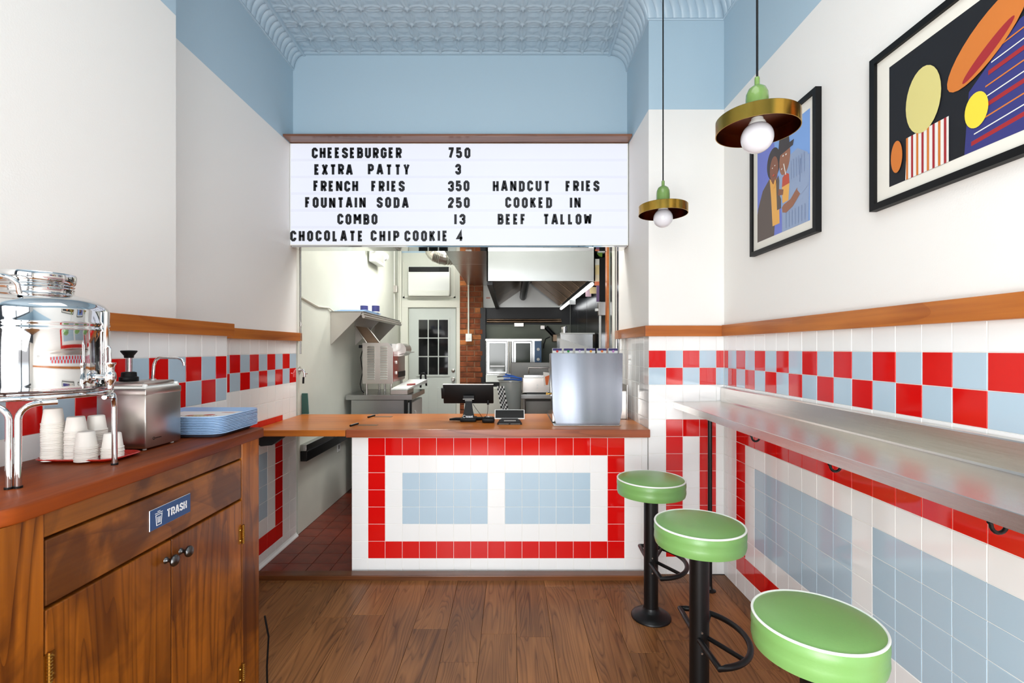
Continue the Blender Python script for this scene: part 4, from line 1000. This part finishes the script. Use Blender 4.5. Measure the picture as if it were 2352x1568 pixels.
# --- pipes, boxes on the rear left corner
pp = thing('conduit_run', 'cream wall conduits with junction box in the kitchen corner', 'conduit', (-1.62, 6.6, 1.8))
for px, YY, r_ in ((905, 6.85, .014), (914, 7.1, .02), (919.5, 7.12, .02)):
    MB().tube([(PXc(px, YY), YY, PZc(735 if px < 910 else 740, YY)), (PXc(px, YY), YY, 2.95)], r_, 8).build('pipe', M_ktrim, pp, smooth=60)
bxp(MB(), 901, 912, 655, 671, 6.80, 6.88, bev=.004).build('junction_box', M_satin, pp)
cw = MB().tube([(XL+.01, 3.80, PZc(683, 3.8)), (XL+.012, 4.1, 1.80), (XL+.012, 4.35, 1.81), (XL+.02, 4.42, 1.79)], .008, 6); cw.build('wall_cable', M_ktrim, label='cream cable running along the kitchen left wall', cat='cable')
em = thing('exit_sign', 'white emergency exit light box with lamp heads high on the kitchen wall', 'exit sign', (XL+.06, 5.7, PZc(607, 5.7)))
MB().box(XL+.02, XL+.10, 5.55, 5.95, PZc(605, 5.7), PZc(571, 5.7), bev=.01).build('box_body', M_acw, em)
MB().box(XL+.10, XL+.102, 5.60, 5.90, PZc(598, 5.7), PZc(580, 5.7)).build('sign_plate', flat('pale_red', 214, 150, 140), em)
for a in (5.5, 6.0): MB().lathe([(0, -.03), (.045, -.03), (.05, .03), (0, .032)], (XL+.08, a, PZc(578, 5.7)), 16, axis='Y').build('lamp_head', M_acw, em, smooth=40)
# --- foil duct
fd = MB(); pth = [(PXc(992, 6.1), 6.1, 3.05), (PXc(993, 6.1), 6.1, 2.80), (PXc(1000, 6.1), 6.1, 2.66), (PXc(1018, 6.1), 6.1, 2.62), (PXc(1050, 6.15), 6.15, 2.63)]
fine = []
for i in range(len(pth)-1):
    for k in range(10):
        t = k/10; fine.append(tuple(pth[i][q]*(1-t)+pth[i+1][q]*t for q in range(3)))
fd.tube(fine, [.115+.010*(i % 2) for i in range(len(fine))], 20); fd.build('foil_duct', M_foil, label='crinkled silver foil duct above the air conditioner', cat='duct')
# --- hood and soffit
hd = thing('extractor_hood', 'big stainless steel extractor hood with black baffle filters over the cook line', 'extractor hood', (.28, 5.7, 2.05))
hx0, hx1, hy0, hy1, hz = PXc(1118, 4.34), PXc(1367, 4.34), 4.34, 7.1, 2.05
MB().box(hx0, hx1, hy0, hy0+.012, hz, 2.9).box(hx0, hx0+.012, hy0, hy1, hz, 2.9).box(hx1-.012, hx1, hy0, hy1, hz, 2.9).box(hx0, hx1, hy1-.012, hy1, hz, 2.9).box(hx0, hx1, hy0, hy1, 2.88, 2.9).build('canopy', M_hood, hd)
MB().hexa([(hx0+.02, hy0+.02, hz+.01), (.30, hy0+.02, hz+.35), (.30, hy1-.02, hz+.35), (hx0+.02, hy1-.02, hz+.01), (hx0+.02, hy0+.02, hz+.02), (.30, hy0+.02, hz+.36), (.30, hy1-.02, hz+.36), (hx0+.02, hy1-.02, hz+.02)]).build('inner_lining', M_dsteel, hd)
for k in range(5):
    ya, yb = hy0+.06+k*.53, hy0+.06+k*.53+.51
    f0 = MB().hexa([(.30, ya, hz+.345), (hx1-.05, ya, hz+.02), (hx1-.05, yb, hz+.02), (.30, yb, hz+.345), (.30, ya, hz+.36), (hx1-.05, ya, hz+.035), (hx1-.05, yb, hz+.035), (.30, yb, hz+.36)]).build('baffle_filter', M_black, hd)
    bb = MB()
    for q in range(10):
        y = ya+.025+q*.047
        bb.hexa([(.305, y, hz+.33), (hx1-.055, y, hz+.008), (hx1-.055, y+.02, hz+.008), (.305, y+.02, hz+.33), (.305, y, hz+.342), (hx1-.055, y, hz+.02), (hx1-.055, y+.02, hz+.02), (.305, y+.02, hz+.342)])
    bb.build('baffle_bars', M_dsteel, f0)
MB().tube([(.18, hy0+.4, hz+.22), (.18, hy1-.3, hz+.12)], .05, 12).build('fire_pipe', M_black, hd, smooth=60)
MB().tube([(hx1-.02, hy0+.05, hz-.022), (hx1-.02, hy1-.05, hz-.022)], .018, 10).build('light_tube', M_tube, hd)
MB().box(hx0+.0, hx0+.05, hy0+.05, hy1-.05, hz-.03, hz).build('grease_gutter', M_black, hd)
sf = thing('duct_soffit', 'stainless steel duct soffit left of the extractor hood', 'duct', (-.4, 5.6, 2.35))
for a, b in ((4.36, 5.2), (5.205, 6.05), (6.055, 6.88)):
    MB().box(-.615, hx0-.006, a, b, 2.35, 2.8, bev=.003).build('steel_section', M_steel, sf)
MB().box(PXc(1110, 7.15), PXc(1139, 7.15), 7.12, 7.17, PZc(707, 7.15), PZc(655, 7.15), M_acw).box(PXc(1117, 7.15), PXc(1126, 7.15), 7.115, 7.12, PZc(686, 7.15), PZc(683, 7.15), flat('pale_red', 214, 60, 60)).build('notice_panel', None, label='white notice panel with small red print beside the brick column', cat='notice')
# --- steel bar shelf on the back wall
pb = thing('wall_bar', 'dark steel rail with small box on the kitchen back wall', 'rail', (.1, 7.05, 1.84))
MB().tube([(PXc(1118, 7.05), 7.08, PZc(738, 7.05)), (PXc(1290, 7.05), 7.08, PZc(738, 7.05))], .018, 10).tube([(PXc(1118, 7.05), 7.12, PZc(733, 7.05)), (PXc(1290, 7.05), 7.12, PZc(733, 7.05))], .012, 10).build('rail', M_dsteel, pb, smooth=60)
bxp(MB(), 1181, 1203, 741, 750, 7.0, 7.08, bev=.004).build('bracket_box', M_satin, pb)
# --- convection oven
Yo = 6.3
ov = thing('convection_oven', 'double-door steel convection oven with blue control panel at the kitchen rear', 'oven', (.05, Yo+.3, .9))
bxp(MB(), 1115.5, 1243.5, 780, 877, Yo, Yo+.75, bev=.008).build('oven_body', M_steel, ov)
bxp(MB(), 1115, 1244.5, 778, 782, Yo-.02, Yo+.75).build('top_plate', M_satin, ov)
for a, b in ((1118, 1165), (1179, 1222)):
    d = bxp(MB(), a, b, 783, 858, Yo-.035, Yo, bev=.006).build('door', M_steel, ov)
    bxp(MB(), a+6, b-4, 788, 853, Yo-.040, Yo-.034, bev=.004).build('window', M_glass_win, d)
    MB().box(PXc(a+8, Yo), PXc(b-6, Yo), Yo-.0415, Yo-.040, PZc(841, Yo), PZc(839.5, Yo)).build('rack_line', M_satin, d)
for px in (1168.5, 1173.5): MB().tube([(PXc(px, Yo), Yo-.06, PZc(784, Yo)), (PXc(px, Yo), Yo-.06, PZc(857, Yo))], .011, 10).build('door_bar', M_satin, ov, smooth=60)
bxp(MB(), 1228, 1243.5, 783, 834, Yo-.01, Yo).build('control_panel', M_ovenblue, ov)
for py in (802, 825): MB().cyl((PXc(1236, Yo), Yo-.012, PZc(py, Yo)), .02, -.012, 0, 14, axis='Y').build('dial', M_acw, ov)
bxp(MB(), 1116, 1172, 861, 877, Yo-.02, Yo).build('drawer_front', M_acw, ov)
MB().box(PXc(1110, 6.4), PXc(1250, 6.4), 6.4, 7.05, .05, PZc(879, 6.3)).build('oven_stand', M_black, label='black open stand beneath the convection oven', cat='stand')
MB().box(PXc(1104, 7.1), PXc(1116, 7.1), 7.0, 7.16, .2, PZc(708, 7.1)).build('trim_7', M_black, kind='structure')
# --- cook line: table, bain, sheet panels
tb_ = thing('prep_table', 'stainless steel prep table behind the counter, left of the soda dispenser', 'table', (.42, 5.15, 0))
MB().box(PXc(1180, 4.9), .50, 4.9, 5.46, PZc(916, 4.9), PZc(906, 4.9), bev=.004).build('table_top', M_steel, tb_)
for a, b in ((.14, 4.97), (.47, 4.97), (.14, 5.40), (.47, 5.40)): MB().cyl((a, b, 0), .02, 0, PZc(916, 4.9), 14).build('leg', M_satin, tb_, smooth=50)
MB().box(.17, .46, 4.99, 5.38, .45, .47).box(.17, .46, 5.36, 5.38, .47, .86).build('undershelf', M_steel, tb_)
bn = thing('food_warmer', 'square stainless food warmer on the prep table', 'food warmer', (PXc(1232, 5.0), 5.1, PZc(906, 4.9)))
bxp(MB(), 1200, 1266, 867, 902, 5.0, 5.35, bev=.006).build('body', M_satin, bn)
bxp(MB(), 1203, 1266, 861, 867.5, 5.02, 5.3, bev=.002).build('lid', M_steel, bn)
for py in (884, 891): MB().cyl((PXc(1234, 5.0), 4.998, PZc(py, 5.0)), .006, -.004, .002, 10, axis='Y').build('bolt', M_acw, bn)
MB().box(PXc(1210, 5.0), PXc(1262, 5.0), 5.0, 5.3, PZc(906, 4.9)+.0, PZc(901, 5.0)).build('base', M_black, bn)
spp = thing('splash_panel', 'grey steel splash panel with wire handle standing behind the food warmer', 'splash panel', (.25, 5.63, 0))
MB().box(PXc(1173, 5.6), PXc(1264, 5.6), 5.60, 5.66, 0, PZc(832, 5.6), bev=.004).build('panel', M_dull, spp)
MB().tube([(PXc(1215, 5.5), 5.58, PZc(858, 5.5)), (PXc(1215, 5.5), 5.58, PZc(845, 5.5)), (PXc(1262, 5.5), 5.58, PZc(845, 5.5)), (PXc(1262, 5.5), 5.58, PZc(858, 5.5))], .008, 8).build('wire_handle', M_satin, spp, smooth=60)
fc = thing('fries_carton', 'white paper carton with orange print propped beside the dispenser', 'carton', (PXc(1257, 4.9), 4.88, PZc(888, 4.9)))
MB().prism([(PXc(1251, 4.9), PZc(887, 4.9)), (PXc(1265, 4.9), PZc(889, 4.9)), (PXc(1267, 4.9), PZc(857, 4.9)), (PXc(1249, 4.9), PZc(855, 4.9))], 4.985, 4.999, 'Y').build('shell', M_cup, fc)
MB().prism([(PXc(1255, 4.9), PZc(885, 4.9)), (PXc(1260, 4.9), PZc(885, 4.9)), (PXc(1264, 4.9), PZc(862, 4.9)), (PXc(1253, 4.9), PZc(866, 4.9))], 4.980, 4.985, 'Y').build('orange_print', flat('print_flame', 226, 110, 50), fc)
# cloth, pot with blue tongs
pt = thing('ingredient_bin', 'tall clear tapered bin below the blue tongs beside the prep table', 'bin', (PXc(1173, 4.7), 4.7, .62))
MB().lathe([(0, 0), (.08, 0), (.085, .02), (.11, .48), (.118, .485), (.118, .495), (.105, .49), (.08, .03), (0, .02)], (PXc(1173, 4.7), 4.7, .64), 28).build('bin_shell', M_clearp, pt, smooth=40)
MB().box(PXc(1161, 4.7), PXc(1196, 4.7), 4.60, 4.80, 0, .638).build('bin_stand', M_dsteel, pt)
for k, (a, b, c, d_) in enumerate(((1156, 864, 1199, 869), (1157, 871, 1199, 874), (1160, 860, 1198, 871))):
    to = thing('tongs', ['blue-handled tongs lying topmost across the clear bin', 'blue-handled tongs lying lowest across the clear bin', 'blue-handled tongs lying slanted between the other two'][k], 'tongs', (PXc(a, 4.62), 4.62, PZc(b, 4.62)))
    MB().tube([(PXc(a, 4.62), 4.60+.03*k, PZc(b, 4.62)), (PXc((a+c)/2, 4.62), 4.60+.03*k, PZc((b+d_)/2-1.5, 4.62)), (PXc(c, 4.62), 4.62+.03*k, PZc(d_, 4.62))], .008, 8).build('grip', M_bluegrip, to, smooth=60)
    MB().tube([(PXc(a-14, 4.62), 4.60+.03*k, PZc(b+1, 4.62)), (PXc(a, 4.62), 4.60+.03*k, PZc(b, 4.62))], .005, 8).build('arm', M_blackp if k == 0 else M_satin, to)
cm = MB(); blk, wht = flat('cloth_black', 20, 20, 22), flat('cloth_white', 225, 225, 222)
for i in range(5):
    for j in range(11):
        x = PXc(1146+i*3.2-(j-5)*(-.9), 4.6); z = PZc(886+j*5, 4.6); y = 4.57+.012*math.sin(i*1.7+j*.5)
        x2 = PXc(1146+(i+1)*3.2-(j+1-5)*(-.9), 4.6); z2 = PZc(886+(j+1)*5, 4.6); y2 = 4.57+.012*math.sin((i+1)*1.7+j*.5)
        cm.hexa([(x, y, z2), (x2, y2, z2), (x2, y2+.003, z2), (x, y+.003, z2), (x, y, z), (x2, y2, z), (x2, y2+.003, z), (x, y+.003, z)], blk if (i+j) % 2 else wht)
cm.build('checked_cloth', None, label='black and white checked cloth hanging beside the clear bin', cat='cloth')
# cream low cabinet behind the register
MB().box(PXc(1066, 6.0), PXc(1150, 6.0), 6.0, 6.3, 0, PZc(892, 6.0), bev=.004).build('low_cabinet', M_ktrim, label='cream painted low cabinet seen behind the register tablet', cat='cabinet')
# steel guard box, pot, lever
Yg = 4.95
gb = thing('steel_guard', 'stainless steel guard box with white folded front above the soda dispenser', 'guard box', (PXc(1326, Yg), Yg, 1.2))
MB().box(PXc(1288, Yg), PXc(1364, Yg), Yg+.05, Yg+.42, 1.33, PZc(765, 5.0), bev=.004).build('box_body', M_steel, gb)
MB().prism([(PXc(1286, Yg), PZc(777, Yg)), (PXc(1286, Yg), PZc(815, Yg)), (PXc(1360, Yg), PZc(815, Yg)), (PXc(1352, Yg), PZc(798, Yg))], Yg, Yg+.012, 'Y').build('folded_flap', M_acw, gb)
bxp(MB(), 1287, 1366, 764, 767, Yg+.03, Yg+.06).build('top_lip', M_acw, gb)
MB().box(.52, PXc(1364, Yg), Yg+.06, Yg+.4, 0, 1.32).build('cabinet_base', M_steel, gb)
pxx = PXc(1296, 5.2)
MB().lathe([(0, 0), (.034, 0), (.034, .075), (.037, .077), (.034, .082), (0, .078)], (pxx, 5.2, PZc(765, 5.0)), 20).build('steel_canister', M_mirror, smooth=50, label='small polished steel canister on top of the guard box', cat='canister')
lv_ = thing('fry_cutter', 'wall-mounted potato cutter with black lever handle at the kitchen rear', 'cutter', (PXc(1262, 7.0), 7.0, PZc(790, 7.0)))
MB().tube([(PXc(1254, 7.0), 7.0, PZc(751, 7.0)), (PXc(1274, 7.0), 7.0, PZc(772, 7.0))], .032, 10).build('lever', M_blackp, lv_, smooth=50)
MB().box(PXc(1241, 7.0), PXc(1251, 7.0), 6.98, 7.05, PZc(756, 7.0), PZc(747, 7.0), bev=.004).build('head', M_satin, lv_)
bxp(MB(), 1270, 1287, 768, 784, 6.96, 7.165, bev=.005).build('body', M_dsteel, lv_)
MB().tube([(PXc(1264, 7.0), 7.05, PZc(773, 7.0)), (PXc(1254, 7.0), 7.06, PZc(778, 7.0)), (PXc(1250, 7.0), 7.06, PZc(790, 7.0)), (PXc(1249, 7.0), 7.06, PZc(800, 7.0))], .007, 6).build('cord', M_blackp, lv_, smooth=60)
# hood-side cards
cards = [(1345, 657, 13, 24, 4.9, (222, 190, 205), 'pink and white card hanging under the hood edge'), (1355, 659, 16, 15, 4.75, (236, 214, 160), 'small cream card hanging under the hood edge, right of the pink one'),
         (1308, 688, 14, 11, 5.6, (225, 230, 232), 'small white card on the rear steel wall under the hood')]
for px, py, a, b, YY, c_, lab in cards:
    bxp(MB(), px, px+a, py, py+b, YY, YY+.006).build('card', flat('card_%d' % px, *c_), label=lab, cat='card')
MB().box(.770, PXc(1350, 5.4), 5.3, 5.5, PZc(684, 5.5), PZc(667, 5.4), bev=.005).build('speaker_box', M_blackp, label='dark box fixed under the hood between the two cards', cat='box')
# ticket display on the right frame
td = thing('menu_display', 'narrow black display box with bright colourful side panel by the opening frame', 'display', (.86, 4.5, 1.85))
Yt = 4.5
MB().box(PXc(1377, Yt), PXc(1392.5, Yt), Yt, Yt+.04, PZc(692, Yt), PZc(591, Yt), bev=.004).build('case', M_blackp, td)
for a, b, c_ in ((594, 608, (250, 248, 235)), (608, 630, (250, 224, 160)), (630, 646, (246, 226, 190)), (646, 655, (220, 120, 80)), (655, 692, (110, 84, 124))):
    MB().box(PXc(1367, Yt) if a < 655 else PXc(1371, Yt), PXc(1377, Yt), Yt+.01, Yt+.03, PZc(b, Yt), PZc(a, Yt)).build('colour_panel', flat('disp_%d' % a, *c_), td)
eb = thing('electrical_box', 'galvanised electrical box with white conduit under the narrow display', 'electrical box', (.86, 4.5, 1.74))
MB().box(PXc(1375, Yt), PXc(1392, Yt), Yt, Yt+.07, PZc(724, Yt), PZc(694, Yt), bev=.003).build('box_body', M_satin, eb)
MB().box(PXc(1368, Yt), PXc(1375, Yt), Yt+.01, Yt+.04, PZc(714, Yt), PZc(708, Yt), bev=.002).build('switch_lever', M_acw, eb)
MB().tube([(PXc(1380.5, Yt), Yt+.04, PZc(724, Yt)), (PXc(1380.5, Yt), Yt+.04, 1.2)], .011, 12).build('conduit', M_acw, eb, smooth=60)
ub = thing('sensor_box', 'white sensor box with green tab above the narrow display', 'sensor', (.86, 4.5, 2.33))
MB().box(PXc(1373, Yt), PXc(1390, Yt), Yt, Yt+.05, PZc(580, Yt), PZc(566, Yt), bev=.003).build('box_body', M_acw, ub)
MB().prism([(PXc(1371, Yt), PZc(581, Yt)), (PXc(1384, Yt), PZc(580, Yt)), (PXc(1383, Yt), PZc(590, Yt)), (PXc(1376, Yt), PZc(588, Yt))], Yt, Yt+.01, 'Y').build('green_tab', flat('tab_green', 110, 150, 40), ub)

# --- left side: wall shelf, mugs, toaster, table
wsx = XL+.3
ws = thing('wall_shelf', 'stainless wall shelf on triangular brackets in the kitchen', 'shelf', (XL+.15, 5.2, 1.78))
MB().box(XL+.002, wsx, 4.42, 5.9, 1.776, 1.786, bev=.002).build('shelf_board', M_steel, ws)
for yb in (4.42, 5.12, 5.86):
    MB().prism([(XL+.002, 1.775), (wsx-.002, 1.775), (XL+.002, 1.475)], yb, yb+.006, 'Y').build('bracket', M_satin, ws)
for zz, xo in ((1.760, .012), (1.735, .022)):
    MB().tube([(wsx+xo-.02, 4.42, zz), (wsx+xo-.02, 5.92, zz)], .014, 10).build('front_rail', M_satin, ws, smooth=60)
for k in range(3):
    MB().box(XL+.02+.01*k, XL+.29, 4.46+.05*k, 5.0+.04*k, 1.787+.008*k, 1.793+.008*k, bev=.003).build('flat_tray', M_tray, label=['lowest pale blue tray lying on the kitchen wall shelf', 'middle pale blue tray of three on the kitchen wall shelf', 'topmost pale blue tray on the kitchen wall shelf'][k], cat='tray', group='pale blue trays on the wall shelf')
for k, (px, side) in enumerate(((836.5, 'left, near the brackets'), (863, 'right, near the shelf front'))):
    YY = 4.98-.28*0; x = PXc(px, 4.95); m0 = thing('mug', 'blue and white tin mug on the kitchen shelf, %s' % ('farther from the door' if k == 0 else 'nearer to the door'), 'mug', (x, 4.95, 1.811), 'mugs on the wall shelf')
    MB().lathe([(0, 0), (.038, 0), (.038, .080), (.035, .080), (.034, .006), (0, .006)], (x, 4.95, 1.811), 24).build('mug_body', M_cup, m0, smooth=50)
    MB().lathe([(.0384, .010), (.0384, .070)], (x, 4.95, 1.811), 24).build('printed_wrap', flat('mug_blue', 62, 62, 120), m0, smooth=50)
kt = thing('kitchen_worktable', 'steel worktable carrying the louvered toaster in the kitchen', 'table', (-1.295, 5.1, 0))
MB().box(-1.625, -.97, 4.77, 5.48, .935, .985, bev=.003).build('table_top', M_steel, kt)
MB().box(-1.58, -1.05, 4.80, 5.40, .1, .93).build('cabinet_body', M_steel, kt)
MB().box(-1.055, -1.02, 4.79, 4.82, .0, .93, bev=.002).box(-1.0, -.98, 4.79, 4.82, .0, .93).build('corner_post', M_black, kt)
MB().box(-1.03, -.985, 4.85, 5.40, .12, .90, bev=.003).build('side_door', M_acw, kt)
MB().tube([(-.978, 4.95, .62), (-.965, 4.95, .63), (-.965, 4.95, .80), (-.978, 4.95, .81)], .006, 8).build('handle', M_satin, kt, smooth=60)
Yt2 = 4.9
to_ = thing('bun_toaster', 'steel vertical bun toaster with louvered side panel on the worktable', 'toaster', (-1.34, 5.2, .985))
tx0, tx1, tz0, tz1 = PXc(832.5, Yt2), PXc(902.5, Yt2), PZc(881, Yt2), PZc(787, Yt2)
MB().prism([(tx0, tz0), (tx1, tz0), (tx1, tz1-.06), (tx1-.05, tz1), (tx0, tz1)], Yt2, Yt2+.012, 'Y').build('side_panel', M_satin, to_)
MB().box(tx0+.01, tx1-.012, Yt2+.012, Yt2+.55, tz0+.01, tz1-.01).build('body', M_steel, to_)
for c0, c1 in ((843.5, 861), (873, 890)):
    for k in range(14):
        py = 796.5+k*5.6
        a_, b_, zt_, zb_ = PXc(c0, Yt2), PXc(c1, Yt2), PZc(py-1.9, Yt2), PZc(py+2.0, Yt2)
        MB().hexa([(a_, Yt2-.010, zb_), (b_, Yt2-.010, zb_), (b_, Yt2, zb_), (a_, Yt2, zb_), (a_+.004, Yt2-.002, zt_), (b_-.004, Yt2-.002, zt_), (b_-.004, Yt2, zt_), (a_+.004, Yt2, zt_)]).build('louver', M_louv, to_)
        MB().box(a_, b_, Yt2-.001, Yt2, PZc(py+2.7, Yt2), zb_).build('louver_slot_shadow', M_dsteel, to_)  # darker strip laid in as the thin shadow below each louver
MB().box(tx1-.011, tx1+.002, Yt2+.02, Yt2+.24, tz0+.02, tz1-.09, M_redp).build('red_side', M_redp, to_)
MB().box(tx1-.011, tx1+.001, Yt2+.24, Yt2+.55, tz0+.02, tz1-.13, flat('tinted_brown', 96, 40, 22, .15)).build('tinted_cover', None, to_)
MB().box(tx1-.01, tx1+.006, Yt2+.22, Yt2+.55, tz0+.05, tz0+.11).build('black_slot', M_blackp, to_)
for py in (800, 812): MB().cyl((tx1+.002, Yt2+.12, 1.30-(py-800)*.009), .016, 0, .012, 12, axis='X').build('dial', M_acw, to_)
MB().lathe([(.001, -.10), (.07, -.10), (.07, .18), (.001, .18)], (tx1+.02, Yt2+.30, tz1-.07), 20, axis='Y').build('drum_feed', M_satin, to_, smooth=40)
MB().hexa([(tx1+.01, Yt2+.2, tz1-.13), (tx1+.12, Yt2+.2, tz1-.10), (tx1+.12, Yt2+.5, tz1-.10), (tx1+.01, Yt2+.5, tz1-.13), (tx1+.01, Yt2+.2, tz1-.125), (tx1+.12, Yt2+.2, tz1-.095), (tx1+.12, Yt2+.5, tz1-.095), (tx1+.01, Yt2+.5, tz1-.125)]).build('landing_tray', M_clearp, to_)
# hopper chute
ch0 = (PXc(813, Yt2), PZc(748, Yt2)); ch1 = (PXc(843, Yt2), PZc(752, Yt2)); ch2 = (PXc(870, Yt2), PZc(787, Yt2)); ch3 = (PXc(840, Yt2), PZc(787, Yt2))
MB().hexa([(ch3[0], Yt2+.06, ch3[1]), (ch2[0], Yt2+.06, ch2[1]), (ch1[0], Yt2+.06, ch1[1]), (ch0[0], Yt2+.06, ch0[1]), (ch3[0], Yt2+.07, ch3[1]), (ch2[0], Yt2+.07, ch2[1]), (ch1[0], Yt2+.07, ch1[1]), (ch0[0], Yt2+.07, ch0[1])]).build('chute_back', M_dsteel, to_)
for a, b in ((ch0, ch3), (ch1, ch2)): MB().tube([(a[0], Yt2+.03, a[1]), (b[0], Yt2+.03, b[1])], .007, 8).build('chute_rod', M_satin, to_, smooth=60)
for a, b in ((tx0+.035, Yt2+.03), (tx1-.025, Yt2+.03), (tx0+.035, Yt2+.5), (tx1-.025, Yt2+.5), (tx0+.15, Yt2+.3)): MB().cyl((a, b, 0), .011, .985, tz0+.012, 12).build('leg', M_satin, to_, smooth=50)
MB().tube([(tx0-.01, Yt2+.05, 1.45), (tx0-.03, Yt2+.04, 1.35), (tx0-.012, Yt2+.04, 1.2), (tx0-.035, Yt2+.04, 1.08), (tx0-.02, Yt2+.03, 1.02), (tx0+.01, Yt2+.02, .992)], .005, 6).build('cord', M_blackp, to_, smooth=60)
bxp(MB(), 824, 832, 792, 799, Yt2+.02, Yt2+.06).build('cord_socket', M_blackp, to_)
wb = thing('steel_lidded_pan', 'slanted white-topped steel pan beside the toaster on the worktable', 'pan', (-1.08, 4.95, .986))
MB().box(-1.19, -1.02, 4.80, 5.10, .986, 1.03, bev=.004).build('pan_body', M_satin, wb)
MB().hexa([(-1.185, 4.82, 1.033), (-1.02, 4.82, 1.033), (-.93, 5.42, 1.06), (-1.13, 5.42, 1.06), (-1.185, 4.82, 1.045), (-1.02, 4.82, 1.045), (-.93, 5.42, 1.10), (-1.13, 5.42, 1.10)]).build('pan_lid', M_acw, wb)
MB().tube([(-1.07, 5.0, 1.07), (-.985, 5.02, 1.076)], .010, 8).build('scraper', M_redp, smooth=60, label='red-handled scraper lying on the slanted pan lid', cat='scraper')
MB().tube([(-1.02, 5.5, 1.0), (-1.02, 5.5, 1.13), (-1.01, 5.5, 1.16), (-.98, 5.5, 1.165), (-.965, 5.5, 1.14), (-.955, 5.5, 1.02)], .011, 8).build('rubber_hose', M_blackp, smooth=60, label='black bent hose behind the worktable by the kitchen door', cat='hose')

# --- under the flap: rail on the wall, outlet, bin, door closer and board
gr = thing('wall_gutter', 'black-edged steel ledge low on the kitchen wall beneath the counter flap', 'ledge', (XL+.04, 4.2, .56))
MB().box(XL+.002, XL+.05, 3.78, 5.1, .64, .69, bev=.003).build('steel_ledge', M_steel, gr)
MB().box(XL+.002, XL+.055, 3.78, 5.1, .56, .638, bev=.003).build('black_edge', M_black, gr)
ol = thing('wall_outlet', 'small white wall outlet below the black-edged ledge', 'outlet', (XL, 4.62, .47))
MB().box(XL+.001, XL+.008, 4.58, 4.66, .46, .545, bev=.002).build('cover_plate', M_acw, ol)
MB().box(XL+.008, XL+.009, 4.605, 4.635, .485, .52).build('socket', flat('socket_grey', 120, 120, 116), ol)
bi = thing('waste_bin', 'black waste bin standing in the kitchen behind the counter end', 'bin', (-1.22, 4.35, 0))
MB().lathe([(0, 0), (.15, 0), (.17, .5), (.19, .66), (.2, .68), (.18, .70), (.0, .66)], (-1.22, 4.38, -.001), 28).build('bin_liner', M_blackp, bi, smooth=40)
dc = thing('wall_faucet', 'small steel spray tap with black hose at the end of the left tile wall', 'faucet', (-1.62, 3.76, 1.2))
MB().tube([(XL+.0, 3.77, 1.275), (XL+.03, 3.77, 1.275), (XL+.04, 3.77, 1.25), (XL+.04, 3.77, 1.22)], .010, 10).build('tap_body', M_mirror, dc, smooth=50)
MB().tube([(XL+.03, 3.77, 1.25), (XL+.062, 3.765, 1.247)], .005, 8).build('tap_lever', M_mirror, dc, smooth=50)
MB().tube([(XL+.032, 3.77, 1.22), (XL+.03, 3.77, 1.17)], .008, 8).build('tap_hose', M_blackp, dc, smooth=50)
MB().lathe([(0, -.004), (.03, -.004), (.03, 0), (0, 0)], (XL+.003, 3.77, 1.275), 16, axis='X').build('wall_flange', M_satin, dc)
MB().hexa([(XL+.006, 3.80, .928), (XL+.055, 3.80, .928), (XL+.055, 3.82, .928), (XL+.006, 3.82, .928), (XL+.006, 3.80, 1.09), (XL+.045, 3.80, 1.09), (XL+.045, 3.82, 1.09), (XL+.006, 3.82, 1.09)]).build('cutting_board', M_teal, label='narrow teal plastic cutting board upright at the end of the left tile wall', cat='cutting board')
MB().tube([(XL+.02, 3.735, 1.60), (XL+.03, 3.735, 1.63), (XL+.02, 3.735, 1.66)], .006, 8).build('latch_hook', M_satin, smooth=60, label='small steel latch hook on the left opening frame above the wood rail', cat='hook')
# cable at the cabinet foot
MB().tube([(-1.018, 1.995, .0045), (-1.005, 2.0, .006), (-1.012, 2.01, .12), (-1.0, 2.0, .25), (-1.012, 1.992, .34)], .004, 6).build('floor_cord', M_blackp, smooth=60, label='black cord beside the right foot of the trash cabinet', cat='cord')
